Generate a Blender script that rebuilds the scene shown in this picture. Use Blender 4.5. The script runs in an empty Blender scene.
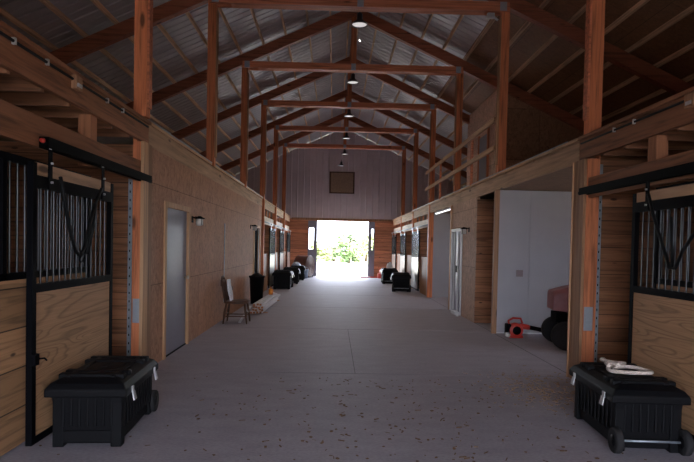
import bpy, bmesh, math, random
from mathutils import Vector, Matrix, Euler
random.seed(7)
C = bpy.context.scene.collection
PI = math.pi
R = math.radians

# ------------------------------------------------------------------ materials
def new_mat(name):
    m = bpy.data.materials.new(name); m.use_nodes = True
    nt = m.node_tree; b = nt.nodes['Principled BSDF']
    return m, nt, b

def nd(nt, typ, **kw):
    n = nt.nodes.new(typ)
    for k, v in kw.items():
        if k.startswith('i_'): n.inputs[k[2:].replace('_', ' ')].default_value = v
        else: setattr(n, k, v)
    return n

def coords(nt, scale=(1, 1, 1), rnd=True, swz=None):
    tc = nt.nodes.new('ShaderNodeTexCoord')
    out = tc.outputs['Object']
    if rnd:
        oi = nt.nodes.new('ShaderNodeObjectInfo')
        ml = nd(nt, 'ShaderNodeMath', operation='MULTIPLY'); ml.inputs[1].default_value = 53.0
        nt.links.new(oi.outputs['Random'], ml.inputs[0])
        ad = nd(nt, 'ShaderNodeVectorMath', operation='ADD')
        nt.links.new(out, ad.inputs[0]); nt.links.new(ml.outputs[0], ad.inputs[1]); out = ad.outputs[0]
    if swz:
        sp = nt.nodes.new('ShaderNodeSeparateXYZ'); cb = nt.nodes.new('ShaderNodeCombineXYZ')
        nt.links.new(out, sp.inputs[0])
        for i, ch in enumerate(swz): nt.links.new(sp.outputs['XYZ'.index(ch)], cb.inputs[i])
        out = cb.outputs[0]
    mp = nt.nodes.new('ShaderNodeMapping'); mp.inputs['Scale'].default_value = scale
    nt.links.new(out, mp.inputs['Vector'])
    return mp.outputs['Vector']

def ramp(nt, fac, stops):
    r = nt.nodes.new('ShaderNodeValToRGB'); e = r.color_ramp.elements
    while len(e) < len(stops): e.new(0.5)
    for i, (p, c) in enumerate(stops): e[i].position = p; e[i].color = (*c, 1)
    nt.links.new(fac, r.inputs['Fac'])
    return r.outputs['Color']

def mix(nt, fac, a, b, mode='MIX'):
    m = nd(nt, 'ShaderNodeMix', data_type='RGBA', blend_type=mode)
    if isinstance(fac, float): m.inputs[0].default_value = fac
    else: nt.links.new(fac, m.inputs[0])
    for s, v in ((m.inputs[6], a), (m.inputs[7], b)):
        if isinstance(v, tuple): s.default_value = (*v, 1)
        else: nt.links.new(v, s)
    return m.outputs[2]

def bump(nt, b, h, strength=0.3, dist=0.01):
    bp = nd(nt, 'ShaderNodeBump'); bp.inputs['Strength'].default_value = strength; bp.inputs['Distance'].default_value = dist
    nt.links.new(h, bp.inputs['Height']); nt.links.new(bp.outputs[0], b.inputs['Normal'])

def mul(c, k): return tuple(min(1, x * k) for x in c)

def wood(name, base, axis='Z', rough=.6, dark=.5, var=.25, knots=True, spec=.3, big=1.0):
    m, nt, b = new_mat(name)
    hi, lo = 22.0 / big, 1.1 / big
    sc = {'X': (lo, hi, hi), 'Y': (hi, lo, hi), 'Z': (hi, hi, lo)}[axis]
    v = coords(nt, sc)
    n = nd(nt, 'ShaderNodeTexNoise', i_Scale=1.0, i_Detail=5.0, i_Roughness=.6, i_Distortion=.6)
    nt.links.new(v, n.inputs['Vector'])
    col = ramp(nt, n.outputs['Fac'], [(.32, mul(base, dark)), (.5, base), (.72, mul(base, 1.25))])
    if knots:
        ks = {'X': (1.2, 4, 4), 'Y': (4, 1.2, 4), 'Z': (4, 4, 1.2)}[axis]
        kv = coords(nt, ks)
        vo = nd(nt, 'ShaderNodeTexVoronoi', i_Scale=1.0); nt.links.new(kv, vo.inputs['Vector'])
        kf = ramp(nt, vo.outputs['Distance'], [(.07, (1, 1, 1)), (.13, (0, 0, 0))])
        col = mix(nt, kf, col, mul(base, .25))
    oi = nt.nodes.new('ShaderNodeObjectInfo')
    f = ramp(nt, oi.outputs['Random'], [(0, (1 - var,) * 3), (1, (1.0,) * 3)])
    col = mix(nt, 1.0, col, f, 'MULTIPLY')
    nt.links.new(col, b.inputs['Base Color'])
    b.inputs['Roughness'].default_value = rough; b.inputs['Specular IOR Level'].default_value = spec
    bump(nt, b, n.outputs['Fac'], .25, .004)
    return m

def cathedral(name, base, axis_swz, rough=.55, scale=1.0, dark=.55):
    """broad rotary-cut plywood figure; axis_swz puts the grain direction first"""
    m, nt, b = new_mat(name)
    v = coords(nt, (.22 * scale, 2.6 * scale, 2.6 * scale), swz=axis_swz)
    w = nd(nt, 'ShaderNodeTexNoise', i_Scale=1.3, i_Detail=1.0, i_Distortion=.4); nt.links.new(v, w.inputs['Vector'])
    mm = nd(nt, 'ShaderNodeMath', operation='MULTIPLY'); mm.inputs[1].default_value = 22.0
    nt.links.new(w.outputs['Fac'], mm.inputs[0])
    fr = nd(nt, 'ShaderNodeMath', operation='FRACT'); nt.links.new(mm.outputs[0], fr.inputs[0])
    fine = nd(nt, 'ShaderNodeTexNoise', i_Scale=1.0, i_Detail=4.0)
    nt.links.new(coords(nt, (2, 90, 90), swz=axis_swz), fine.inputs['Vector'])
    c1 = ramp(nt, fr.outputs[0], [(0, base), (.6, base), (.86, mul(base, dark)), (1, mul(base, .9))])
    c2 = ramp(nt, fine.outputs['Fac'], [(.3, (.75,) * 3), (.7, (1,) * 3)])
    col = mix(nt, 1.0, c1, c2, 'MULTIPLY')
    nt.links.new(col, b.inputs['Base Color']); b.inputs['Roughness'].default_value = rough
    b.inputs['Specular IOR Level'].default_value = .3
    return m

def planks(name, base, swz, w=.14, rough=.55, seam=.006, spec=.3):
    """horizontal boards: swz = (along, up, depth)"""
    m, nt, b = new_mat(name)
    v = coords(nt, (1, 1, 1), rnd=False, swz=swz)
    br = nd(nt, 'ShaderNodeTexBrick'); br.offset = .37; br.squash = 1
    br.inputs['Scale'].default_value = 1.0; br.inputs['Brick Width'].default_value = 60; br.inputs['Row Height'].default_value = w
    br.inputs['Mortar Size'].default_value = seam; br.inputs['Mortar Smooth'].default_value = .2
    br.inputs['Color1'].default_value = (*mul(base, .72), 1); br.inputs['Color2'].default_value = (*mul(base, 1.25), 1)
    br.inputs['Mortar'].default_value = (*mul(base, .15), 1); br.inputs['Bias'].default_value = 0
    nt.links.new(v, br.inputs['Vector'])
    n = nd(nt, 'ShaderNodeTexNoise', i_Scale=1.0, i_Detail=5.0, i_Distortion=.8)
    nt.links.new(coords(nt, (1.6, 26, 5), rnd=False, swz=swz), n.inputs['Vector'])
    g = ramp(nt, n.outputs['Fac'], [(.3, (.5,) * 3), (.55, (1,) * 3)])
    vo = nd(nt, 'ShaderNodeTexVoronoi', i_Scale=1.0); nt.links.new(coords(nt, (2.2, 6, 3), rnd=False, swz=swz), vo.inputs['Vector'])
    kf = ramp(nt, vo.outputs['Distance'], [(.06, (1, 1, 1)), (.11, (0, 0, 0))])
    col = mix(nt, 1.0, br.outputs['Color'], g, 'MULTIPLY'); col = mix(nt, kf, col, mul(base, .2))
    nt.links.new(col, b.inputs['Base Color']); b.inputs['Roughness'].default_value = rough
    b.inputs['Specular IOR Level'].default_value = spec
    bump(nt, b, br.outputs['Fac'], -.6, .006)
    return m

def osb(name, base, swz, pw=2.44, ph=1.22, seam=.004, off=(0, 0, 0), mott=.55, rough=.7):
    m, nt, b = new_mat(name)
    v = coords(nt, (1, 1, 1), rnd=False, swz=swz)
    mp = nt.nodes.new('ShaderNodeMapping'); mp.inputs['Location'].default_value = off; nt.links.new(v, mp.inputs['Vector'])
    br = nd(nt, 'ShaderNodeTexBrick'); br.offset = .5
    br.inputs['Scale'].default_value = 1.0; br.inputs['Brick Width'].default_value = pw; br.inputs['Row Height'].default_value = ph
    br.inputs['Mortar Size'].default_value = seam; br.inputs['Mortar Smooth'].default_value = .1
    br.inputs['Color1'].default_value = (*mul(base, .86), 1); br.inputs['Color2'].default_value = (*mul(base, 1.1), 1)
    br.inputs['Mortar'].default_value = (*mul(base, .3), 1)
    nt.links.new(mp.outputs[0], br.inputs['Vector'])
    n = nd(nt, 'ShaderNodeTexNoise', i_Scale=1.0, i_Detail=6.0, i_Roughness=.7, i_Distortion=1.2)
    nt.links.new(coords(nt, (14, 9, 14), rnd=False, swz=swz), n.inputs['Vector'])
    g = ramp(nt, n.outputs['Fac'], [(.32, (mott,) * 3), (.5, (.95,) * 3), (.7, (1.25, 1.22, 1.2))])
    col = mix(nt, 1.0, br.outputs['Color'], g, 'MULTIPLY')
    nt.links.new(col, b.inputs['Base Color']); b.inputs['Roughness'].default_value = rough; b.inputs['Specular IOR Level'].default_value = .25
    bump(nt, b, n.outputs['Fac'], .35, .006)
    return m

def plain(name, col, rough=.5, metal=0.0, spec=.5, noise=.0, nscale=8.0, coat=0.0):
    m, nt, b = new_mat(name)
    if noise:
        n = nd(nt, 'ShaderNodeTexNoise', i_Scale=nscale, i_Detail=5.0)
        nt.links.new(coords(nt), n.inputs['Vector'])
        c = ramp(nt, n.outputs['Fac'], [(.3, mul(col, 1 - noise)), (.7, mul(col, 1 + noise))])
        nt.links.new(c, b.inputs['Base Color'])
        bump(nt, b, n.outputs['Fac'], noise * .5, .004)
    else:
        n = nd(nt, 'ShaderNodeTexNoise', i_Scale=30.0, i_Detail=2.0)
        nt.links.new(coords(nt), n.inputs['Vector'])
        c = ramp(nt, n.outputs['Fac'], [(.3, mul(col, .95)), (.7, mul(col, 1.05))])
        nt.links.new(c, b.inputs['Base Color'])
    b.inputs['Roughness'].default_value = rough; b.inputs['Metallic'].default_value = metal
    b.inputs['Specular IOR Level'].default_value = spec; b.inputs['Coat Weight'].default_value = coat
    return m

RED = (.66, .215, .09)
TAN = (.36, .185, .10)
M = {}
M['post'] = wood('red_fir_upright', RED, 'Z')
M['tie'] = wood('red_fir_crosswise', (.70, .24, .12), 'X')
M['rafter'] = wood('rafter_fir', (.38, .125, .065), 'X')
M['purlin'] = wood('purlin_spruce', (.80, .52, .32), 'Y', knots=False)
M['beam'] = wood('beam_spruce', (.34, .14, .065), 'Y', dark=.45)
M['header'] = wood('header_spruce', (.54, .33, .19), 'Y', dark=.6)
M['lit_pale_y'] = wood('lit_pale_board_lengthwise', (.62, .50, .38), 'Y', dark=.75, knots=False)  # pale wood; its extra lightness stands for daylight from the far door
M['trim'] = wood('pale_trim', (.66, .38, .20), 'Z', dark=.7, knots=False)
M['trim2'] = wood('brown_trim', (.36, .19, .10), 'Z', dark=.6)
M['joist'] = wood('joist_fir', (.36, .16, .08), 'X')
M['stub'] = wood('stub_fir', (.42, .17, .08), 'Z', dark=.6)
M['outlet'] = plain('beige_plate', (.24, .19, .19), .6)
M['oak'] = wood('old_oak', (.10, .05, .03), 'Z', knots=False, rough=.4)
M['doorwood'] = cathedral('door_panel_wood', (.48, .265, .135), 'YZX', scale=1.5, dark=.62)
M['part'] = planks('partition_planks', (.38, .165, .08), 'XZY', w=.155, seam=.004)
M['farplank'] = planks('end_wall_planks', (.60, .23, .115), 'XZY', w=.19)
M['kick'] = planks('stall_front_planks', (.46, .25, .125), 'YZX', w=.29)
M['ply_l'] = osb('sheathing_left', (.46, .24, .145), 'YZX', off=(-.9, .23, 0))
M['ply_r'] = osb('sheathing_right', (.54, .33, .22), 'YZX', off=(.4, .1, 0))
M['ply_loft_lit'] = osb('lit_loft_sheathing', (.68, .43, .31), 'YZX')  # lighter copy of the sheathing; light on the loft wall put into the colour
M['ply_x'] = osb('sheathing_cross', (.40, .22, .13), 'XZY')
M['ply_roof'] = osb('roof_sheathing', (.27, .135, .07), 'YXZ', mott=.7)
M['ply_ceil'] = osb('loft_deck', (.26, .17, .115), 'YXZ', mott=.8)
M['black'] = plain('black_powder_coat', (.002, .002, .003), .6, spec=.06)
M['bar'] = plain('black_gloss_bar', (.004, .004, .006), .22, spec=.5)
M['track'] = plain('black_track_steel', (.002, .002, .002), .6, spec=.05)
M['galv'] = plain('galvanized_steel', (.42, .47, .52), .45, metal=.7, noise=.15, nscale=20)
M['plastic'] = plain('black_ribbed_plastic', (.003, .003, .004), .55, spec=.14, noise=.25, nscale=30)
M['rubber'] = plain('grey_rubber', (.022, .021, .022), .8, spec=.2)
M['chrome'] = plain('bright_latch_steel', (.72, .72, .72), .3, metal=.6)
M['strap'] = plain('black_leather', (.003, .003, .003), .6, spec=.2)
M['white'] = plain('white_paint', (.62, .62, .63), .55)
M['wallpanel'] = plain('white_wall_panel', (.36, .35, .37), .6, noise=.04, nscale=2)
M['doorgrey'] = plain('grey_painted_steel', (.21, .20, .24), .45)
M['glosslow'] = plain('varnished_pale_panel', (.62, .56, .48), .30, spec=.9, coat=.6)
M['glosshigh'] = plain('dark_glazing', (.008, .010, .009), .16, spec=.6, coat=.3)
M['rope'] = plain('pale_cotton_rope', (.62, .52, .45), .8, noise=.3, nscale=90)
M['red'] = plain('red_engine_plastic', (.50, .035, .022), .4)
M['dustyred'] = plain('dusty_red_paint', (.33, .13, .13), .5, noise=.15)
M['orange'] = plain('orange_plastic', (.75, .25, .03), .4)
M['paper'] = plain('printed_paper', (.75, .72, .75), .6, noise=.12, nscale=35)
M['boardwhite'] = wood('primed_white_board', (.74, .75, .80), 'Y', dark=.85, knots=False, var=.1)
M['boardend'] = wood('raw_board_end', (.40, .18, .09), 'Y', dark=.7)
M['drum'] = plain('rust_brown_drum', (.13, .055, .04), .45, noise=.2)
M['drumface'] = plain('brown_drum_face', (.11, .032, .022), .5, noise=.2)
M['blue'] = plain('blue_grey_plastic', (.22, .27, .36), .45)
M['hatch'] = osb('hatch_board', (.34, .24, .17), 'XZY', mott=.85)
M['lampshade'] = plain('dark_enamel', (.03, .03, .035), .35)
M['glass_lamp'] = plain('frosted_lantern_glass', (.55, .52, .46), .25)

def siding(name, col, rough, metal):
    return plain(name, col, rough, metal=metal, spec=.5, noise=.05, nscale=3)
M['roof'] = siding('ribbed_roof_steel', (.43, .37, .365), .5, .0)
M['siding'] = siding('ribbed_wall_steel', (.62, .535, .56), .55, .0)

def emit(name, col, s):
    m, nt, b = new_mat(name)
    b.inputs['Base Color'].default_value = (.8, .8, .8, 1)
    b.inputs['Emission Color'].default_value = (*col, 1); b.inputs['Emission Strength'].default_value = s
    return m
M['lamp_on'] = emit('lit_lens', (1, .95, .93), .10)
M['tube_on'] = emit('lit_tube', (.9, .95, 1), .5)

def glass():
    m, nt, b = new_mat('window_glass')
    b.inputs['Base Color'].default_value = (.95, .97, 1, 1); b.inputs['Roughness'].default_value = .02
    b.inputs['Transmission Weight'].default_value = 1; b.inputs['IOR'].default_value = 1.1
    return m
M['glass'] = glass()
M['darkdoor'] = plain('dark_door_leaf', (.010, .011, .013), .9, spec=.02)

def concrete():
    m, nt, b = new_mat('barn_concrete')
    n = nd(nt, 'ShaderNodeTexNoise', i_Scale=1.0, i_Detail=8.0, i_Roughness=.65)
    nt.links.new(coords(nt, (2.2, 5, 2), rnd=False), n.inputs['Vector'])
    f = nd(nt, 'ShaderNodeTexNoise', i_Scale=1.0, i_Detail=4.0)
    nt.links.new(coords(nt, (35, 60, 30), rnd=False), f.inputs['Vector'])
    c1 = ramp(nt, n.outputs['Fac'], [(.3, (.32, .295, .335)), (.7, (.43, .40, .445))])
    c2 = ramp(nt, f.outputs['Fac'], [(.35, (.82,) * 3), (.6, (1,) * 3)])
    col = mix(nt, 1.0, c1, c2, 'MULTIPLY')
    # dust and chaff stains with a shape of their own
    s = nd(nt, 'ShaderNodeTexNoise', i_Scale=1.0, i_Detail=6.0, i_Roughness=.75)
    nt.links.new(coords(nt, (6, 10, 6), rnd=False), s.inputs['Vector'])
    sf = ramp(nt, s.outputs['Fac'], [(.60, (0, 0, 0)), (.72, (.55, .55, .55))])
    col = mix(nt, sf, col, (.20, .165, .14))
    nt.links.new(col, b.inputs['Base Color'])
    r = ramp(nt, n.outputs['Fac'], [(.3, (.55,) * 3), (.7, (.72,) * 3)])
    nt.links.new(r, b.inputs['Roughness']); b.inputs['Specular IOR Level'].default_value = .3
    bump(nt, b, f.outputs['Fac'], .35, .004)
    return m
M['concrete'] = concrete()
M['joint'] = plain('dark_saw_cut', (.15, .14, .15), .9)
M['gravel'] = plain('pale_dry_ground', (.52, .50, .45), .9, noise=.1, nscale=1.5)
M['grass'] = plain('summer_grass', (.42, .42, .26), .9, noise=.3, nscale=1)
M['added_dark_apron'] = plain('dark_apron_low_bounce', (.07, .065, .06), .9, noise=.3, nscale=2)  # kept dark to cut bounce light onto the near roof
M['leaf'] = plain('summer_leaves', (.10, .15, .06), .6, noise=.4, nscale=.6)
M['leaf2'] = plain('yellow_green_leaves', (.20, .23, .10), .6, noise=.4, nscale=.6)
M['bark'] = plain('bark', (.10, .07, .05), .9, noise=.3)
M['straw'] = plain('straw', (.30, .20, .12), .8)
M['brass'] = plain('brass_knob', (.45, .40, .30), .3, metal=.8)
M['nailplate'] = plain('nail_plate_steel', (.36, .38, .42), .45, metal=.5)

# ------------------------------------------------------------------ geometry helpers
def bx(bm, x0, x1, y0, y1, z0, z1, mi=0):
    vs = [bm.verts.new(p) for p in ((x0, y0, z0), (x1, y0, z0), (x1, y1, z0), (x0, y1, z0), (x0, y0, z1), (x1, y0, z1), (x1, y1, z1), (x0, y1, z1))]
    for f in ((3, 2, 1, 0), (4, 5, 6, 7), (0, 1, 5, 4), (1, 2, 6, 5), (2, 3, 7, 6), (3, 0, 4, 7)):
        fc = bm.faces.new([vs[i] for i in f]); fc.material_index = mi
    return vs

def bar3(bm, a, b, w, h, up=(0, 0, 1)):
    """box beam of section w x h between points a and b"""
    a = Vector(a); b = Vector(b); d = (b - a).normalized(); u = Vector(up)
    s = d.cross(u).normalized(); u = s.cross(d).normalized()
    vs = []
    for p in (a, b):
        for q, r in ((-1, -1), (1, -1), (1, 1), (-1, 1)): vs.append(bm.verts.new(p + s * q * w / 2 + u * r * h / 2))
    for f in ((3, 2, 1, 0), (4, 5, 6, 7), (0, 1, 5, 4), (1, 2, 6, 5), (2, 3, 7, 6), (3, 0, 4, 7)): bm.faces.new([vs[i] for i in f])

def tube(bm, pts, r, seg=8, cap=True, smooth=True):
    pts = [Vector(p) for p in pts]; rings = []
    prev = None
    for i, p in enumerate(pts):
        d = (pts[min(i + 1, len(pts) - 1)] - pts[max(i - 1, 0)]).normalized()
        ref = Vector((0, 0, 1)) if abs(d.z) < .9 else Vector((1, 0, 0))
        if prev is not None: s = (prev - d * prev.dot(d)).normalized()
        else: s = d.cross(ref).normalized()
        prev = s; u = d.cross(s); rr = r[i] if isinstance(r, (list, tuple)) else r
        rings.append([bm.verts.new(p + (s * math.cos(2 * PI * k / seg) + u * math.sin(2 * PI * k / seg)) * rr) for k in range(seg)])
    for a, b in zip(rings, rings[1:]):
        for k in range(seg):
            f = bm.faces.new((a[k], a[(k + 1) % seg], b[(k + 1) % seg], b[k])); f.smooth = smooth
    if cap: bm.faces.new(rings[0][::-1]); bm.faces.new(rings[-1])

def lathe(bm, prof, seg=20, c=(0, 0, 0), axis='Z', smooth=True):
    c = Vector(c); rings = []
    for r, z in prof:
        ring = []
        for k in range(seg):
            a = 2 * PI * k / seg; u, v = r * math.cos(a), r * math.sin(a)
            p = {'Z': (u, v, z), 'X': (z, u, v), 'Y': (u, z, v)}[axis]
            ring.append(bm.verts.new(c + Vector(p)))
        rings.append(ring)
    for a, b in zip(rings, rings[1:]):
        for k in range(seg):
            f = bm.faces.new((a[k], a[(k + 1) % seg], b[(k + 1) % seg], b[k])); f.smooth = smooth
    if prof[0][0] > 1e-4: bm.faces.new(rings[0][::-1])
    if prof[-1][0] > 1e-4: bm.faces.new(rings[-1])

def obj(name, bm, mat, parent=None, loc=(0, 0, 0), rot=(0, 0, 0), bevel=0):
    """link a bmesh (in local coordinates of loc) as one object"""
    bmesh.ops.recalc_face_normals(bm, faces=bm.faces)
    me = bpy.data.meshes.new(name); bm.to_mesh(me); bm.free()
    for mm in (mat if isinstance(mat, (list, tuple)) else [mat]): me.materials.append(mm)
    o = bpy.data.objects.new(name, me); C.objects.link(o)
    o.location = loc; o.rotation_euler = rot
    if parent: o.parent = parent
    if bevel:
        bv = o.modifiers.new('bevel', 'BEVEL'); bv.width = bevel; bv.segments = 2; bv.limit_method = 'ANGLE'
    return o

def tag(o, label=None, cat=None, group=None, kind=None):
    if label: o['label'] = label
    if cat: o['category'] = cat
    if group: o['group'] = group
    if kind: o['kind'] = kind
    return o

def thing(name, label, cat, loc=(0, 0, 0), rz=0, group=None):
    o = bpy.data.objects.new(name, None); C.objects.link(o); o.empty_display_size = .1
    o.location = loc; o.rotation_euler = (0, 0, rz)
    return tag(o, label, cat, group)

def box(name, x0, x1, y0, y1, z0, z1, mat, parent=None, bevel=0):
    """box whose origin sits at its own base centre"""
    cx, cy = (x0 + x1) / 2, (y0 + y1) / 2
    bm = bmesh.new(); bx(bm, x0 - cx, x1 - cx, y0 - cy, y1 - cy, 0, z1 - z0)
    return obj(name, bm, mat, parent, (cx, cy, z0), bevel=bevel)

def struct(name, bm, mat, loc=(0, 0, 0)):
    o = obj(name, bm, mat, None, loc); o['kind'] = 'structure'; return o

def sbox(name, *a, mat):
    bm = bmesh.new(); bx(bm, *a); return struct(name, bm, mat)

def dup(o, loc=None, rz=None, label=None, parent=None):
    c = o.copy(); C.objects.link(c)
    if parent: c.parent = parent
    if loc: c.location = loc
    if rz is not None: c.rotation_euler = (0, 0, rz)
    if label: c['label'] = label
    for ch in list(o.children): dup(ch, parent=c)
    return c

# ------------------------------------------------------------------ dimensions
S = 3.66
def PY(n): return 6.55 + S * n
WL, WR = -2.17, 2.87             # aisle wall faces
OL, OR = -5.83, 6.53             # outer walls
# outer walls
RX = .376                        # ridge line
SL = .46
YF = PY(6)                       # far wall face
YN = -2.6                        # near wall
AP = 6.92                        # underside of rafters at the ridge
def raf(x): return AP - SL * abs(x - RX)
ORD = ['first', 'second', 'third', 'fourth', 'fifth', 'sixth', 'seventh', 'eighth', 'ninth', 'tenth', 'eleventh', 'twelfth', 'thirteenth', 'fourteenth', 'fifteenth', 'sixteenth', 'seventeenth']

# ------------------------------------------------------------------ ground and setting
bm = bmesh.new(); bx(bm, OL - .1, OR + .1, YN, YF + .15, -.15, 0); struct('floor', bm, M['concrete'])
k = 0
def joint(x0, x1, y0, y1):
    global k
    k += 1; sbox('trim_%d' % k, x0, x1, y0, y1, -.01, .0015, mat=M['joint'])
for n in range(0, 6): joint(WL, WR, 6.85 + S * n - .004, 6.85 + S * n + .004)
joint(.276, .284, 6.86, 10.5); joint(WR + .01, WR + .025, 6.9, PY(3))
bm = bmesh.new(); bx(bm, -90, 90, -60, 130, -.3, -.05); g = struct('ground', bm, M['gravel'])
bm = bmesh.new(); bx(bm, -90, 90, 46, 130, -.2, -.02); struct('lawn', bm, M['grass'])

bm = bmesh.new(); bx(bm, -40, 40, -60, YN - .3, -.2, -.03); struct('added_dark_apron', bm, M['added_dark_apron'])  # added unseen ground behind the camera, dark to weaken bounce through the near door

# outer walls
def ribbed(bm, x0, x1, z0, z1, y, rib=.305, depth=.035, d=1):
    """standing-rib siding in the XZ plane"""
    xs = []; x = x0
    while x < x1:
        for dx, dy in ((0, 0), (.015, depth), (.045, depth), (.06, 0)):
            if x + dx < x1: xs.append((x + dx, dy))
        x += rib
    xs.append((x1, 0))
    return xs
def ribwall(name, x0, x1, fz0, fz1, y, mat, holes=()):
    bm = bmesh.new(); xs = ribbed(bm, x0, x1, 0, 0, y)
    def seg(a, b, za0, za1, zb0, zb1):
        vs = [bm.verts.new(p) for p in ((a[0], y - a[1], za0), (b[0], y - b[1], zb0), (b[0], y - b[1], zb1), (a[0], y - a[1], za1))]
        bm.faces.new(vs)
    for a, b in zip(xs, xs[1:]):
        cuts = [(fz0(a[0]), fz1(a[0]), fz0(b[0]), fz1(b[0]))]
        seg(a, b, *cuts[0])
    xb0, xb1 = x0, x1
    # solid backing so the wall has thickness
    vs = []
    for yy in (y + .02, y + .12):
        vs.append([bm.verts.new(p) for p in ((x0, yy, fz0(x0)), (x1, yy, fz0(x1)), (x1, yy, fz1(x1)), (RX, yy, fz1(RX)), (x0, yy, fz1(x0)))])
    bm.faces.new(vs[0]); bm.faces.new(vs[1][::-1])
    for i in range(5): j = (i + 1) % 5; bm.faces.new((vs[0][i], vs[0][j], vs[1][j], vs[1][i]))
    me = bpy.data.meshes.new(name); bm.to_mesh(me); bm.free(); me.materials.append(mat)
    o = bpy.data.objects.new(name, me); C.objects.link(o); o['kind'] = 'structure'; return o
TOP = lambda x: raf(x) + .33
ribwall('wall_far_upper', OL, OR, lambda x: 2.8, TOP, YF, M['siding'])
# far lower wall: plank infill and two leaves beside the opening
bm = bmesh.new(); bx(bm, OL, -1.28, YF, YF + .12, 0, 2.8); bx(bm, 1.98, OR, YF, YF + .12, 0, 2.8)
bx(bm, -1.28, 1.98, YF, YF + .12, 2.71, 2.8); struct('wall_far', bm, M['farplank'])
for i, (a, b, wa, wb) in enumerate(((-1.28, -.83, -1.24, -.98), (1.67, 1.98, 1.80, 1.935))):
    bm = bmesh.new()
    bx(bm, a, b, YF - .02, YF + .05, 0, 1.3); bx(bm, a, b, YF - .02, YF + .05, 2.37, 2.71)
    bx(bm, a, wa, YF - .02, YF + .05, 1.3, 2.37); bx(bm, wb, b, YF - .02, YF + .05, 1.3, 2.37)
    d = struct('door_%d' % (i + 1), bm, M['doorgrey'])
    bm = bmesh.new(); bx(bm, wa, wb, YF + .01, YF + .016, 1.3, 2.37); w = obj('window_pane', bm, M['glass'], d)
    bm = bmesh.new()
    for e in (wa, wb): bx(bm, e - .015, e + .015, YF - .03, YF - .02, 1.3, 2.37)
    bx(bm, wa, wb, YF - .03, YF - .02, 1.285, 1.315); bx(bm, wa, wb, YF - .03, YF - .02, 2.355, 2.385)
    obj('window_frame', bm, M['doorgrey'], d)
sbox('trim_far_sill', -2.1, 2.8, YF - .05, YF - .001, 2.74, 2.84, mat=M['trim2'])
# near wall behind the camera, with its own wide door opening
NO = (-1.8, 2.5, 2.65)
bm = bmesh.new()
bx(bm, OL, NO[0], YN - .12, YN, 0, 3.2); bx(bm, NO[1], OR, YN - .12, YN, 0, 3.2); bx(bm, NO[0], NO[1], YN - .12, YN, NO[2], 3.2)
vs = [[bm.verts.new(p) for p in ((OL, y, 3.2), (OR, y, 3.2), (OR, y, TOP(OR)), (RX, y, TOP(RX)), (OL, y, TOP(OL)))] for y in (YN, YN - .12)]
bm.faces.new(vs[0]); bm.faces.new(vs[1][::-1])
struct('wall_near', bm, M['siding'])
# long outer walls with a window to each of the far stalls
def outer(name, x0, x1, ztop):
    bm = bmesh.new(); y = YN
    cuts = [PY(n) + 1.83 for n in (3, 4, 5)] + ([PY(0) + 1.83, PY(2) + 1.83] if x0 > 0 else [PY(2) - .5])
    cuts.sort()
    for c in cuts:
        bx(bm, x0, x1, y, c - .5, 0, ztop); bx(bm, x0, x1, c - .5, c + .5, 0, 1.3); bx(bm, x0, x1, c - .5, c + .5, 2.2, ztop); y = c + .5
    bx(bm, x0, x1, y, YF + .12, 0, ztop)
    struct(name, bm, M['ply_l'])
outer('wall_left', OL - .1, OL, TOP(OL)); outer('wall_right', OR, OR + .1, TOP(OR))

# roof: ribbed steel on both slopes
def roof_side(name, s, x_out):
    bm = bmesh.new(); ys = []; y = YN - .5
    while y < YF + .6:
        for dy, dz in ((0, 0), (.015, .045), (.05, .045), (.065, 0)): ys.append((y + dy, dz))
        y += .2286
    z = lambda x: raf(x) + .36
    rows = [[bm.verts.new((x, y, z(x) + dz)) for x in (RX, x_out)] for y, dz in ys]
    for a, b in zip(rows, rows[1:]): bm.faces.new((a[0], a[1], b[1], b[0]))
    o = struct(name, bm, M['roof']); o.modifiers.new('t', 'SOLIDIFY').thickness = .012
roof_side('ceiling_left_slope', -1, OL - .4); roof_side('ceiling_right_slope', 1, OR + .4)
# boarded underside of the right slope over the loft
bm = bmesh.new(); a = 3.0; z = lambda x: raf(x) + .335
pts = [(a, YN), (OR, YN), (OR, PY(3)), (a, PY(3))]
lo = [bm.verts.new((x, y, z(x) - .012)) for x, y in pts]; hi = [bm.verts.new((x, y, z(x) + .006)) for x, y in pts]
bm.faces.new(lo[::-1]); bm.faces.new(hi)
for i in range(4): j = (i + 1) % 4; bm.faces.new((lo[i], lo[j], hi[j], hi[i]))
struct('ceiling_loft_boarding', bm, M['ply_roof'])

# ------------------------------------------------------------------ timber frame
SIDE = {-1: 'left', 1: 'right'}
def post(side, n):
    x0 = WL - .08 if side < 0 else WR - .02
    x1 = x0 + .14
    y = PY(n)
    r = thing('timber_post', '', 'post', ((x0 + x1) / 2, y + .07, 0), 0, 'red-brown posts along the aisle')
    top = raf(x0 if side < 0 else x1) + .02
    bm = bmesh.new(); inner = 1 if side < 0 else -1
    # three plies, the middle one a little proud
    zb, zt = (2.62, 2.90) if side < 0 else (2.55, 2.84)
    full = n >= 3
    low = n in (1, 2)
    for i, o_ in enumerate((0, .047, .094)):
        ya, yb = -.07 + o_, -.07 + o_ + .044
        if full: bx(bm, -.07, .07, ya, yb, 0, top)
        else:
            bx(bm, -.07, .07, ya, yb, zt if n == 0 else (2.86 if side < 0 else 2.80), top)
            if n == 0:
                bx(bm, -.07, .025 if side < 0 else .07, ya, yb, 0, zb)
                if side < 0: bx(bm, -.07, -.03, ya, yb, zb, zt)
                else: bx(bm, .06, .07, ya, yb, zb, zt)
    obj('shaft', bm, M['post'], r)
    bm = bmesh.new(); bx(bm, .07 * inner - (.0 if inner > 0 else .022), .07 * inner + (.022 if inner > 0 else 0), -.055, .06, 3.0, top - .2)
    obj('edge_strip', bm, M['trim2'] if n else M['tie'], r)
    return r
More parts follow.
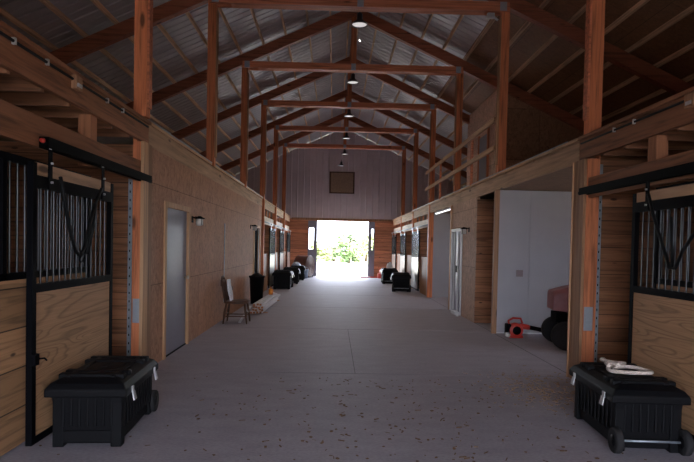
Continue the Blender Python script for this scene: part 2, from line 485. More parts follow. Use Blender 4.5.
where = ['beside the nearest tool chest', 'second from the camera, rising from the wall top', 'third from the camera', 'fourth from the camera, at the first far stall', 'fifth from the camera, between the far stalls', 'sixth from the camera, last before the end wall']
for s in (-1, 1):
    for n in range(6):
        p = post(s, n)
        p['label'] = 'red-brown post on the %s, %s' % (SIDE[s], where[n])
        if n == 0:
            bm = bmesh.new(); x = -.01 if s < 0 else -.02
            bx(bm, x - .045 * 1, x + .055, -.078, -.0705, .6, .87)
            for i in range(6):
                bx(bm, x - .04 , x + .05, -.081, -.078, .622 + i * .042, .632 + i * .042)
            tag(obj('nail_plate', bm, M['nailplate'], p), 'grey toothed steel plate')
# roof frames
for n in range(-1, 6):
    y = PY(n)
    for s in (-1, 1):
        xo = OL if s < 0 else OR
        bm = bmesh.new()
        pts = [(RX, raf(RX)), (xo, raf(xo)), (xo, raf(xo) + .25), (RX, raf(RX) + .25)]
        vv = [[bm.verts.new((x - RX, yy, z - AP)) for x, z in pts] for yy in (-.07, .07)]
        bm.faces.new(vv[0]); bm.faces.new(vv[1][::-1])
        for i in range(4): j = (i + 1) % 4; bm.faces.new((vv[0][i], vv[0][j], vv[1][j], vv[1][i]))
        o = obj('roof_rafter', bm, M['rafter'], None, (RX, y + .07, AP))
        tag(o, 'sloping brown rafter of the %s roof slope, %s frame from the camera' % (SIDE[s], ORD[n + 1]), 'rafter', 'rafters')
    if n >= 0:
        bm = bmesh.new()
        bx(bm, WL - .06 - RX, WR + .1 - RX, -.115, -.072, 0, .15); bx(bm, WL - .06 - RX, WR + .1 - RX, .072, .115, 0, .15)
        bx(bm, WL + .3 - RX, WR - .3 - RX, -.072, .072, 0, .15)
        r = thing('tie_beam', 'red-brown tie beam spanning the aisle, %s from the camera' % ORD[n], 'beam', (RX, y + .07, 5.645), 0, 'tie beams')
        obj('beam_timber', bm, M['tie'], r)
        bm = bmesh.new(); bx(bm, -.055, .055, -.122, -.1155, -.005, .155); obj('steel_plate', bm, M['nailplate'], r)
        for s in (-1, 1):
            xp = (WL - .06 if s < 0 else WR + .1) - RX - s * .11
            bm = bmesh.new(); bx(bm, xp - .06, xp + .06, -.121, -.1155, .0, .15); obj('steel_plate', bm, M['nailplate'], r)
        bm = bmesh.new(); bx(bm, -.065, .065, -.065, .065, 0, AP - 5.80 + .1)
        tag(obj('king_post', bm, M['post'], None, (RX, y + .07, 5.797)), 'short king post between tie beam and ridge, %s from the camera' % ORD[n], 'post', 'king posts')
# ridge board and purlins
bm = bmesh.new(); bx(bm, -.02, .02, 0, YF - YN, 0, .2)
tag(obj('ridge_board', bm, M['rafter'], None, (RX, YN, AP + .14)), 'long ridge board along the top of the roof', 'beam')
for s in (-1, 1):
    i = 0
    while True:
        d = .05 + .52 * i if i else .12
        x = RX + s * d
        if abs(d) > (abs((OL if s < 0 else OR) - RX) - .1): break
        bm = bmesh.new(); bx(bm, -.02, .02, 0, YF - YN, 0, .085)
        o = obj('roof_purlin', bm, M['purlin'], None, (x, YN, raf(x) + .25 - .0), (0, 0, 0))
        tag(o, 'thin roof purlin on the %s slope, %s from the ridge' % (SIDE[s], ORD[i]), 'purlin', 'purlins')
        i += 1

# ------------------------------------------------------------------ aisle beams
def longbeam(s, y0, y1, z0, z1, th, mat, label, lip=True, name='wall_beam'):
    r = thing(name, label, 'beam', (0, y0, z0))
    if s < 0: a, b = WL - th, WL
    else: a, b = WR, WR + th
    bm = bmesh.new(); bx(bm, a, b, 0, y1 - y0, 0, z1 - z0); obj('beam_timber', bm, mat, r)
    if lip:
        bm = bmesh.new(); bx(bm, a - (.03 if s > 0 else .0), b + (.03 if s < 0 else 0), 0, y1 - y0, z1 - z0, z1 - z0 + .035); obj('cap_board', bm, mat, r)
    return r
for s in (-1, 1):
    z0, z1 = (2.64, 2.86) if s < 0 else (2.57, 2.80)
    r = longbeam(s, YN + .02, PY(0) + .28, z0, z1, .045, M['beam'], 'dark brown timber beam above the near %s stall, carrying a grey conduit' % SIDE[s])
    xx = (WL + .012) if s < 0 else (WR - .012)
    bm = bmesh.new(); tube(bm, [(xx, 0, .185), (xx, PY(0) + .2 - YN, .185)], .011)
    obj('conduit', bm, M['rubber'], r)
    for y in (3.95, 4.4, 5.55, 5.95):
        bm = bmesh.new(); bx(bm, xx - .012, xx + .012, y - YN - .012, y - YN + .012, .165, .21); obj('conduit_clip', bm, M['chrome'], r)
    yy = 4.9 if s < 0 else 4.66
    r = thing('junction_box', 'small metal junction box on the %s beam' % SIDE[s], 'electrical box', (xx, yy, z0 + .16 - .03), 0, 'junction boxes')
    bm = bmesh.new(); bx(bm, -.03, .03, -.06, .06, -.02, .09); obj('box', bm, M['trim2'], r)
    bm = bmesh.new(); sx = .031 if s < 0 else -.034
    bx(bm, sx, sx + .006, -.04, .04, .0, .03); obj('bright_screw_plate', bm, M['chrome'], r)
    longbeam(s, PY(0) + .30, YF - .01, 2.62 if s < 0 else 2.55, 2.86 if s < 0 else 2.80, .045, M['header'] , 'long pale wall-top board on the %s side running to the end wall' % SIDE[s], name='wall_top_board')
    # header carrying the near door track
    a, b = (WL - .03, WL + .01) if s < 0 else (WR - .01, WR + .03)
    bm = bmesh.new(); zz = 2.18 if s < 0 else 2.11
    bx(bm, a, b, 0, PY(0) + .27 - YN, zz, zz + .225)
    tag(obj('track_board', bm, M['beam'], None, (0, YN, 0)), 'brown board above the near %s sliding stall door, behind its track' % SIDE[s], 'board')
    # little posts between header and beam, joists and deck
    for yy in ((5.38, 1.4) if s < 0 else (5.32, 1.4)):
        x = WL - .09 if s < 0 else WR + .09
        bm = bmesh.new(); bx(bm, -.055, .055, -.07, .07, 0, (z0 - (zz + .0)))
        near = yy > 3
        tag(obj('stub_post', bm, M['stub'], None, (x, yy, zz + .0)), ('short light wood block post between the two beams on the %s, near the stall door' if near else 'short block post on the %s beside the camera') % SIDE[s], 'post')
    i = 0
    y = 1.25
    while y < PY(0) - .1:
        x0, x1 = (OL, WL - .046) if s < 0 else (WR + .046, OR)
        bm = bmesh.new(); bx(bm, x0, x1, -.02, .02, 0, .2)
        tag(obj('ceiling_joist', bm, M['joist'], None, (0, y, z0 - .02)), 'stall ceiling joist behind the %s beam, %s from the camera' % (SIDE[s], ORD[i]), 'joist', 'stall joists')
        y += .46; i += 1
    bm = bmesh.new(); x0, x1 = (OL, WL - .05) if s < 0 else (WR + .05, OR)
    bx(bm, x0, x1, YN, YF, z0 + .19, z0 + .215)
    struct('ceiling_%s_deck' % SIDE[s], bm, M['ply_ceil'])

# ------------------------------------------------------------------ partitions
def part(s, y, zt=2.4, name=None, x_in=None):
    x0, x1 = (OL, WL - .1) if s < 0 else (WR + .1, OR)
    bm = bmesh.new(); bx(bm, x0, x1, y, y + .045, 0, zt); return bm
pn = 0
for s in (-1, 1):
    for n in (0, 3, 4, 5):
        if s > 0 and n == 3: continue
        pn += 1
        struct('wall_partition_%d' % pn, part(s, PY(n) + (.10 if n == 0 else .06), 2.6 if n == 0 else 2.5), M['part'])
    pn += 1
    x0, x1 = (OL, WL - .1) if s < 0 else (WR + .1, OR)
for s in (-1, 1):
    x = WL - .13 if s < 0 else WR + .165
    bm = bmesh.new(); bx(bm, -.022, .022, -.02, .004, 0, 2.4 if s < 0 else 2.5)
    bx(bm, -.022 if s > 0 else .016, -.016 if s > 0 else .022, .004, .05, 0, 2.4)
    o = obj('steel_channel', bm, M['galv'], None, (x, PY(0) + .09, 0))
    for i in range(24):
        bm = bmesh.new(); bx(bm, -.005, .005, -.024, -.0195, .06 + i * .095, .085 + i * .095); 
        me = obj('slot', bm, M['black'], o)
    tag(o, 'galvanized steel channel holding the plank partition beside the %s near post' % SIDE[s], 'steel channel')

for s in (-1, 1):
    pn += 1; struct('wall_partition_%d' % pn, part(s, 2.85, 2.6), M['part'])  # added out of view to block near-door light from the stalls
# ------------------------------------------------------------------ near stalls
def front_fixed(s):
    """fixed stall front behind the sliding door"""
    x = WL - .10 if s < 0 else WR + .10
    r = thing('barred_panel', 'fixed %s stall front, black bars over horizontal wood boards, behind the sliding door' % SIDE[s], 'stall front', (x, 0, 0))
    y0, y1 = 0.9, (5.42 if s < 0 else 5.30)
    zt = 1.22; zh = 2.05
    bm = bmesh.new(); bx(bm, -.02, .02, y0, y1 - .05, 0.02, zt); obj('boards', bm, M['kick'], r)
    bm = bmesh.new()
    bx(bm, -.028, .028, y0, y1, zt, zt + .05); bx(bm, -.028, .028, y0, y1, zh, zh + .05)
    bx(bm, -.028, .028, y1 - .05, y1, 0, zh); bx(bm, -.028, .028, 4.0 if s < 0 else 4.05, 4.05 if s < 0 else 4.1, zt, zh)
    obj('frame', bm, M['black'], r)
    n = int((y1 - y0) / .1)
    b0 = None
    for i in range(n):
        y = y1 - .09 - i * .1
        if y < y0: break
        if b0 is None:
            bm = bmesh.new(); tube(bm, [(0, 0, zt + .04), (0, 0, zh + .01)], .0085, 8, False); b0 = obj('bar', bm, M['bar'], r, (0, y, 0))
        else:
            c = b0.copy(); C.objects.link(c); c.parent = r; c.location = (0, y, 0)
    return r
front_fixed(-1); front_fixed(1)

def stall_door(s, y0, y1, label):
    x = WL + .045 if s < 0 else WR - .045     # hangs in front of the stall
    L = y1 - y0
    r = thing('sliding_stall_door', label, 'door', (x, y0, 0), 0)
    zb, zm, zt = .05, 1.16, 2.05
    t = .022
    bm = bmesh.new()
    bx(bm, -t, t, 0, .055, zb, zt); bx(bm, -t, t, L - .055, L, zb, zt)
    bx(bm, -t, t, .055, L - .055, zb, zb + .05)
    bx(bm, -t, t, .055, L - .055, zm - .03, zm + .03)
    bx(bm, -t, t, .055, L - .055, zt - .175, zt - .085)
    obj('frame', bm, M['black'], r)
    bm = bmesh.new(); bx(bm, -.012, .012, .055, L - .055, zb + .05, zm - .03); obj('lower_panel', bm, M['doorwood'], r)
    bm = bmesh.new(); bx(bm, -.014, .014, .055, L - .055, zt - .085, zt + .005); obj('top_board', bm, M['header'], r)
    n = int(round((L - .11) / .098)); b0 = None
    for i in range(1, n):
        y = .055 + (L - .11) * i / n
        if b0 is None:
            bm = bmesh.new(); tube(bm, [(0, 0, zm), (0, 0, zt - .1)], .0085, 8, False); b0 = obj('bar', bm, M['bar'], r, (0, y, 0))
        else:
            c = b0.copy(); C.objects.link(c); c.parent = r; c.location = (0, y, 0)
    ins = 1 if s < 0 else -1
    for y in (.24, L - .26):
        bm = bmesh.new()
        bx(bm, ins * .024 - .005, ins * .024 + .005, y - .026, y + .026, zt - .17, zt + .12)
        h = obj('hanger', bm, M['black'], r)
        bm = bmesh.new(); tube(bm, [(ins * .03, y, zt - .12), (ins * .045, y, zt - .12)], .009, 8); tube(bm, [(ins * .03, y, zt + .02), (ins * .045, y, zt + .02)], .009, 8)
        tube(bm, [(ins * .024, y, zt + .12), (ins * .024, y, zt + .17)], .009, 8)
        obj('bolt', bm, M['chrome'], h)
    # latch near the leading stile
    bm = bmesh.new(); bx(bm, ins * .035 - .014, ins * .035 + .014, -.01, .05, .62, .70)
    tube(bm, [(ins * .03, .055, .66), (ins * .07, .08, .66), (ins * .07, .11, .64)], .007, 8)
    obj('latch', bm, M['black'], r)
    return r
stall_door(-1, 4.12, 5.60, 'near left sliding stall door, black barred top over a wood panel, beside the tool chest')
stall_door(1, 3.95, 5.44, 'near right sliding stall door, black barred top over a wood panel, behind the tool chest')
# tracks
for s, y0, z in ((-1, 4.30, 2.205), (1, 2.6, 2.17)):
    x = WL + .05 if s < 0 else WR - .05
    y1 = 6.70 if s < 0 else 6.62
    r = thing('door_track', 'black steel track over the near %s stall door' % SIDE[s], 'track', (x, y0, z), 0)
    bm = bmesh.new(); L = y1 - y0
    # hooded box track: open underneath
    bx(bm, -.035, -.030, 0, L, -.03, .045); bx(bm, .030, .035, 0, L, -.03, .045); bx(bm, -.035, .035, 0, L, .045, .05)
    obj('rail', bm, M['track'], r)
    bm = bmesh.new(); tube(bm, [(.0, -.01, .0), (0, L + .06, 0)], .022, 12); obj('tube', bm, M['track'], r)
    if s < 0:
        bm = bmesh.new(); lathe(bm, [(.0, -.022), (.018, -.018), (.02, 0)], 14, axis='Y'); tag(obj('end_button', bm, M['red'], r, (.0, -.012, .02)), 'round red end button')
# halter and straps hanging on the doors
def strip(bm, pts, w, th):
    pts = [Vector(p) for p in pts]
    for a, b in zip(pts, pts[1:]): bar3(bm, a, b, th, w, up=(1, 0, 0) if False else (0, .3, 1))
xl = WL + .115
bm = bmesh.new()
P = [(4.42, 1.98), (4.5, 1.79), (4.58, 1.6), (4.69, 1.42), (4.77, 1.38), (4.85, 1.45), (4.95, 1.65), (5.06, 1.83), (5.2, 1.97)]
tube(bm, [(0, y - 4.8, z - 1.4) for y, z in P], .014, 6)
o = thing('halter', 'black leather strap hanging in a V over the bars of the left stall door', 'strap', (xl, 4.8, 1.4)); obj('strap', bm, M['strap'], o)
bm = bmesh.new()
tube(bm, [(0, .05 * math.cos(a), -.02 + .05 * math.sin(a)) for a in [i * PI / 5 for i in range(10)]], .006, 6, False); obj('ring', bm, M['black'], o)
bm = bmesh.new(); tube(bm, [(0, .26, .43), (0, .2, .2), (0, .1, .0)], .018, 6); obj('cheek_strap', bm, M['strap'], o)
xr = WR - .115
bm = bmesh.new()
P = [(5.08, 2.02), (5.0, 1.85), (4.85, 1.6), (4.72, 1.38), (4.64, 1.38), (4.55, 1.52), (4.40, 1.66), (4.2, 1.9)]
tube(bm, [(0, y - 4.7, z - 1.4) for y, z in P], .014, 6)
o = thing('halter', 'black leather strap hanging in a V over the bars of the right stall door', 'strap', (xr, 4.7, 1.4)); obj('strap', bm, M['strap'], o)
bm = bmesh.new(); tube(bm, [(0, -.02, -.02), (0, -.0, .2), (.0, .02, .4)], .012, 6); obj('cheek_strap', bm, M['strap'], o)
# little wood plug on each door top
for s, y in ((-1, 5.36), (1, 5.20)):
    pass

# near-post facings
sbox('trim_left_jamb', WL + .017, WL + .052, PY(0) - .03, PY(0) + .13, 0, 2.62, mat=M['trim'])
sbox('trim_left_corner', WL - .01, WL + .04, PY(0) + .135, PY(0) + .30, 0, 2.62, mat=M['trim2'])
bm = bmesh.new(); bx(bm, WR - .05, WR - .02, PY(0) + .02, PY(0) + .30, 0, 2.55); struct('trim_right_jamb', bm, M['trim2'])
sbox('trim_right_edge', WR - .06, WR - .045, PY(0) + .305, PY(0) + .33, 0, 2.55, mat=M['trim'])

# ------------------------------------------------------------------ left sheathed wall with two doors
W0, W1 = PY(0) + .30, PY(3) - .06
bm = bmesh.new()
y0 = W0
for a, b, zt in ((7.48, 8.74, 2.01), (15.75, 16.95, 2.02)):
    bx(bm, WL - .06, WL, y0, a, 0, 2.62); bx(bm, WL - .06, WL, a, b, zt, 2.62); y0 = b
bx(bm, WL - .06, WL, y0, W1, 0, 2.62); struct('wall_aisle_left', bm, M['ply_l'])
# conduit line / pale edge on the wall top
bm = bmesh.new(); tube(bm, [(WL + .022, PY(0) + .4, 0), (WL + .022, PY(3), 0)], .008, 6)
tag(obj('electrical_conduit', bm, M['galv'], None, (0, 0, 2.905)), 'thin pale conduit along the top of the left wall', 'conduit')
bm = bmesh.new(); tube(bm, [(WR - .022, PY(0) + .6, 0), (WR - .022, PY(4), 0)], .007, 6)
tag(obj('electrical_conduit', bm, M['galv'], None, (0, 0, 2.845)), 'thin pale conduit along the top of the right wall', 'conduit')
# conduit drop behind the chair
bm = bmesh.new(); tube(bm, [(0, 0, .35), (0, 0, 1.9)], .009, 6)
tag(obj('electrical_conduit', bm, M['galv'], None, (WL + .012, 11.55, 0)), 'thin conduit dropping down the left wall behind the old chair', 'conduit')

def door_frame(n, x, s, y0, y1, zt, leaf, fmat, trimw=.07):
    bm = bmesh.new(); ins = -s
    a, b = sorted((x, x + ins * .025))
    bx(bm, a, b, y0 - trimw, y0 + .01, 0, zt + trimw); bx(bm, a, b, y1 - .01, y1 + trimw, 0, zt + trimw)
    bx(bm, a, b, y0 + .01, y1 - .01, zt, zt + trimw)
    a2, b2 = sorted((x, x + s * .06))
    bx(bm, a2, b2, y0, y0 + .02, 0, zt); bx(bm, a2, b2, y1 - .02, y1, 0, zt)
    o = struct('door_%d' % n, bm, fmat)
    a3, b3 = sorted((x + s * (.055 if leaf is M['darkdoor'] else .035), x + s * (.04 if leaf is M['darkdoor'] else .01)))
    bm = bmesh.new(); bx(bm, a3, b3, y0 + .02, y1 - .02, .02, zt); l = obj('door_leaf', bm, leaf, o)
    return o, l
d, l = door_frame(3, WL, -1, 7.54, 8.68, 1.96, M['doorgrey'], M['trim'])
bm = bmesh.new(); lathe(bm, [(.0, .07), (.026, .06), (.03, .045), (.018, .03), (.012, 0)], 14, axis='X'); obj('door_knob', bm, M['brass'], d, (WL - .01, 8.58, 1.0))
bm = bmesh.new(); bx(bm, WL - .05, WL + .0, 7.54, 8.68, 0, .02); obj('threshold', bm, M['black'], d)
d, l = door_frame(4, WL, -1, 15.8, 16.9, 1.96, M['darkdoor'], M['trim'])
bm = bmesh.new(); bx(bm, WL - .012, WL + .004, 16.8, 16.88, .05, 1.95); obj('door_rail', bm, M['white'], d)

# wall lanterns
def lantern(x, y, z, s, label):
    r = thing('wall_lantern', label, 'lamp', (x, y, z), 0 if s < 0 else PI, 'lanterns'); r.scale = (.75, .75, .75)
    bm = bmesh.new(); bx(bm, 0, .018, -.05, .05, -.06, .07); tube(bm, [(.018, 0, .04), (.08, 0, .055), (.14, 0, .045)], .013, 8); obj('bracket', bm, M['black'], r)
    bm = bmesh.new(); lathe(bm, [(.035, .075), (.045, .06), (.105, .035), (.11, .02), (.06, .02)], 16, (.15, 0, 0)); obj('cap', bm, M['black'], r)
    bm = bmesh.new(); lathe(bm, [(.06, .02), (.075, .0), (.072, -.10), (.05, -.12), (.0, -.125)], 16, (.15, 0, 0)); obj('glass_shade', bm, M['glass_lamp'], r)
    bm = bmesh.new()
    for a in range(4): tube(bm, [(.15 + .08 * math.cos(a * PI / 2 + .78), .08 * math.sin(a * PI / 2 + .78), .02), (.15 + .078 * math.cos(a * PI / 2 + .78), .078 * math.sin(a * PI / 2 + .78), -.11)], .005, 6)
    obj('cage', bm, M['black'], r)
lantern(WL, 8.95, 1.86, -1, 'black wall lantern right of the grey left door')
lantern(WL, 15.15, 1.95, -1, 'wall lantern beside the far dark glazed door on the left wall')
lantern(WR, 12.35, 1.90, 1, 'black wall lantern on the right wall beside the white-framed door')

# ------------------------------------------------------------------ right side: bays, plank return and sheathed wall
# white room wall closing the first bay
sbox('wall_bay_white', WR + .0, OR, 10.36, 10.44, 0, 2.56, mat=M['wallpanel'])
sbox('trim_bay_white_edge', WR - .03, WR + .05, 10.28, 10.36, 0, 2.55, mat=M['trim2'])
bm = bmesh.new(); bx(bm, WR + .02, OR, 10.350, 10.36, 0, .015); struct('baseboard_bay', bm, M['white'])
bm = bmesh.new(); bx(bm, 3.50, 3.508, 10.352, 10.36, 0, 2.5); bx(bm, 4.72, 4.728, 10.352, 10.36, 0, 2.5); struct('trim_panel_seams', bm, M['wallpanel'])
r = thing('outlet_plate', 'pale outlet plate on the white bay wall', 'outlet', (3.33, 10.355, 1.08)); bm = bmesh.new(); bx(bm, -.06, .06, -.008, 0, -.06, .06); obj('plate', bm, M['outlet'], r)
bm = bmesh.new()
for x in (-.028, .028): bx(bm, x - .015, x + .015, -.011, -.008, -.03, .03)
obj('socket', bm, M['outlet'], r)
sbox('ceiling_bay_near', WR + .07, OR, PY(0) + .15, 10.36, 2.57, 2.60, mat=M['ply_ceil'])
sbox('wall_tack_planks', WR - .0, WR + 1.6, 11.70, 11.75, 0, 2.5, mat=M['part'])
sbox('wall_tack_back', WR + .9, WR + 1.0, 10.44, 11.70, 0, 2.5, mat=M['ply_r'])
bm = bmesh.new(); bx(bm, WR, WR + .06, 11.75, 13.0, 0, 2.55); bx(bm, WR, WR + .06, 13.0, 14.08, 1.98, 2.55); bx(bm, WR, WR + .06, 14.08, 14.25, 0, 2.55)
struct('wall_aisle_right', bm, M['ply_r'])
d, l = door_frame(5, WR, 1, 13.02, 14.06, 1.90, M['doorgrey'], M['white'], .06)
bm = bmesh.new(); bx(bm, WR - .012, WR + .02, 13.35, 13.42, .05, 1.88); bx(bm, WR - .012, WR + .02, 13.8, 13.86, .05, 1.88); obj('door_rail', bm, M['white'], d)
bm = bmesh.new(); bx(bm, WR - .02, WR + .015, 13.5, 13.56, .95, 1.1); obj('door_handle', bm, M['black'], d)
bm = bmesh.new(); bx(bm, WR - .12, WR - .03, 13.0, 13.5, 0, .07); obj('door_step', bm, M['white'], d)
sbox('trim_door_post', WR - .03, WR, 14.17, 14.28, 0, 2.55, mat=M['trim'])
bm = bmesh.new(); lathe(bm, [(.0, 0), (.03, .004), (.028, .03), (.012, .045), (.0, .05)], 12)
tag(obj('door_stop', bm, M['white'], None, (2.74, 12.75, 0)), 'small white door stop on the floor below the right lantern', 'door stop')
sbox('wall_second_bay', WR - .02, OR, 17.70, 17.78, 0, 2.56, mat=M['wallpanel'])
sbox('ceiling_bay_far', WR + .07, OR, 14.25, 17.7, 2.58, 2.61, mat=M['ply_ceil'])
sbox('wall_tack_side', WR + .06, OR, 14.2, 14.25, 0, 2.55, mat=M['ply_x'])
bm = bmesh.new(); bx(bm, -.03, .03, 0, 2.6, 0, .05)
r = thing('strip_light', 'lit white strip light on the ceiling of the second right bay', 'lamp', (WR + .13, 14.7, 2.50)); obj('housing', bm, M['white'], r, (0, 0, .02))
bm = bmesh.new(); tube(bm, [(0, .05, .01), (0, 2.55, .01)], .016, 10); obj('light_tube', bm, M['tube_on'], r)

# ------------------------------------------------------------------ loft room and railing above the right bays
sbox('wall_loft_side', 4.0, 4.04, 13.95, 17.75, 2.75, 5.48, mat=M['ply_loft_lit'])
bm = bmesh.new()
vs = [[bm.verts.new(p) for p in ((4.04, y, 2.75), (OR, y, 2.75), (OR, y, raf(OR) + .25), (4.04, y, raf(4.04) + .25))] for y in (13.96, 14.0)]
bm.faces.new(vs[0]); bm.faces.new(vs[1][::-1])
for i in range(4): j = (i + 1) % 4; bm.faces.new((vs[0][i], vs[0][j], vs[1][j], vs[1][i]))
struct('wall_loft_end', bm, M['ply_x'])
bm = bmesh.new(); bx(bm, 3.975, 4.0, 15.3, 16.15, 2.8, 4.55); d = struct('door_6', bm, M['doorgrey'])
bm = bmesh.new(); bx(bm, 3.955, 4.0, 15.2, 15.3, 2.8, 4.8); bx(bm, 3.955, 4.0, 16.15, 16.25, 2.8, 4.62); obj('door_casing', bm, M['post'], d)
r = thing('loft_railing', 'two-rail timber railing along the loft edge above the right bays', 'railing', (WR + .0, 10.3, 2.83))
for zz in (.47, .97):
    bm = bmesh.new(); bx(bm, -.08, -.044, 0.02, 7.75, zz - .045, zz + .045); obj('rail', bm, M['lit_pale_y'] if False else M['header'], r)
for y in (1.9, 5.5):
    bm = bmesh.new(); bx(bm, -.043, .0, y - .045, y + .045, .0, 1.0); obj('rail_post', bm, M['tie'], r)

# ------------------------------------------------------------------ far stalls
LOWLAB = {-1: 'left', 1: 'right'}
def far_front(s, n):
    ya, yb = PY(n) + .14, PY(n + 1)
    if n == 5: yb = YF - .06
    x = WL - .05 if s < 0 else WR + .05
    nm = ['nearest of the far stalls', 'middle of the far stalls', 'farthest stall next to the end wall'][n - 3]
    r = thing('stall_header', 'pale header board above the %s front, %s' % (SIDE[s], nm), 'board', (x, ya, 2.15), 0)
    bm = bmesh.new(); bx(bm, -.02, .02, 0, yb - ya, 0, .24); obj('board', bm, M['lit_pale_y'], r)
    i = -s
    for q in range(1, 4):
        y = (yb - ya) * q / 4
        bm = bmesh.new(); bx(bm, -.06, -.0205, y - .04, y + .04, .24, .47)
        if s > 0: bmesh.ops.scale(bm, vec=(-1, 1, 1), verts=bm.verts)
        obj('stud', bm, M['post'], r)
    bm = bmesh.new(); tube(bm, [(i * .05, .1, .06), (i * .05, yb - ya - .05, .06)], .02, 8); obj('rail', bm, M['galv'], r)
    return ya, yb
def far_door(s):
    r = thing('sliding_stall_door', '', 'door', (0, 0, 0), 0, 'far stall doors'); L = 1.75
    bm = bmesh.new(); t = .02
    bx(bm, -t, t, 0, .05, .05, 2.06); bx(bm, -t, t, L - .05, L, .05, 2.06)
    for z in (.05, 1.15, 2.01): bx(bm, -t, t, .05, L - .05, z, z + .05)
    obj('frame', bm, M['black'], r)
    bm = bmesh.new(); bx(bm, -.016, .016, .05, L - .05, .10, 1.15); obj('lower_panel', bm, M['glosslow'], r)
    bm = bmesh.new(); bx(bm, -.004, .004, .05, L - .05, 1.2, 2.01); obj('dark_upper_panel', bm, M['glosshigh'], r)
    for i in range(1, 9):
        bm = bmesh.new(); tube(bm, [(-s * .012, L * i / 9, 1.18), (-s * .012, L * i / 9, 2.03)], .008, 6, False); obj('bar', bm, M['bar'], r)
    for y in (.25, L - .25):
        bm = bmesh.new(); bx(bm, -.006 - s * .025, .006 - s * .025, y - .03, y + .03, 1.98, 2.2); bx(bm, -.025 - s * .035, .025 - s * .035, y - .05, y + .05, 2.14, 2.2); obj('hanger', bm, M['chrome'], r)
    bm = bmesh.new(); bx(bm, -.02 - s * .03, .02 - s * .03, .02, .12, 1.08, 1.18); obj('latch', bm, M['chrome'], r)
    return r
for s in (-1, 1):
    proto = None
    for n in (3, 4, 5):
        ya, yb = far_front(s, n)
        x = WL + .03 if s < 0 else WR - .03
        lab = '%s sliding stall door with pale glossy lower panel, %s' % (SIDE[s], ['nearest of the three far ones', 'middle of the three far ones', 'last before the end wall'][n - 3])
        if proto is None: proto = far_door(s); o = proto
        else: o = dup(proto)
        o.location = (x, yb - 1.80, 0); o['label'] = lab
        bm = bmesh.new(); bx(bm, -.02, .02, 0, (yb - 1.75) - ya, 0, 1.2)
        bx(bm, -.02, .02, 0, .09, 1.2, 2.15)
        if s < 0: bx(bm, -.02, .02, .09, .5, 1.2, 2.15)
        o2 = obj('stall_boards', bm, M['trim2'], None, (WL - .05 if s < 0 else WR + .05, ya, 0))
        tag(o2, 'red-brown boards and stud before the %s stall, %s' % (SIDE[s], ['nearest far bay', 'middle far bay', 'bay by the end wall'][n - 3]), 'boards')

# hatch high on the end wall
r = thing('loft_hatch', 'square brown board hatch with dark frame high on the end wall', 'hatch', (.33, YF - .02, 4.05))
bm = bmesh.new(); bx(bm, -.54, .54, -.02, 0, .05, 1.0); obj('hatch_board', bm, M['hatch'], r)
bm = bmesh.new(); bx(bm, -.61, -.54, -.05, 0, 0, 1.06); bx(bm, .54, .61, -.05, 0, 0, 1.06); bx(bm, -.54, .54, -.05, 0, 0, .05); bx(bm, -.54, .54, -.05, 0, 1.0, 1.06)
obj('frame', bm, M['oak'], r)

# ------------------------------------------------------------------ lamps under the tie beams
def pend():
    r = thing('ceiling_lamp', '', 'lamp', (0, 0, 0), 0, 'hanging lamps')
    bm = bmesh.new(); lathe(bm, [(.03, .22), (.05, .2), (.055, .10), (.14, .03), (.15, .0), (.142, 0), (.13, .025), (.05, .09)], 28); obj('shade', bm, M['lampshade'], r)
    bm = bmesh.new(); lathe(bm, [(.0, .012), (.125, .014), (.128, .02), (.0, .022)], 28); obj('lens', bm, M['lamp_on'], r)
    bm = bmesh.new(); tube(bm, [(0, 0, .2), (0, 0, .3)], .012, 8); obj('stem', bm, M['black'], r)
    return r
lp = pend()
LY = []
for n in range(1, 6):
    y = PY(n) + .25; LY.append(y)
    o = lp if n == 1 else dup(lp)
    o.location = (RX, y, 5.43)
    o['label'] = 'round hanging lamp with a lit white lens behind the %s tie beam in view' % ORD[n - 1]
o = dup(lp); o.location = (RX - .1, YF - .35, 5.35); o['label'] = 'small hanging lamp against the end wall above the hatch'
bm = bmesh.new(); tube(bm, [(0, 0, .03), (0, 0, .35)], .003, 6); lathe(bm, [(0, -.022), (.022, 0), (.018, .02), (0, .03)], 12)
tag(obj('pull_cord', bm, M['white'], None, (RX + .02, PY(1) + .5, 5.24)), 'small white pull bulb hanging below the nearest lamp', 'cord')
r = thing('floodlight', 'small pale sensor light on the nearest tie beam beside the right post', 'lamp', (2.62, PY(1) - .12, 5.50))
bm = bmesh.new(); bx(bm, -.06, .06, -.04, .04, -.02, .06); obj('body', bm, M['chrome'], r); bm = bmesh.new(); tube(bm, [(.05, 0, 0), (.12, -.02, -.06)], .02, 8); obj('sensor', bm, M['white'], r)

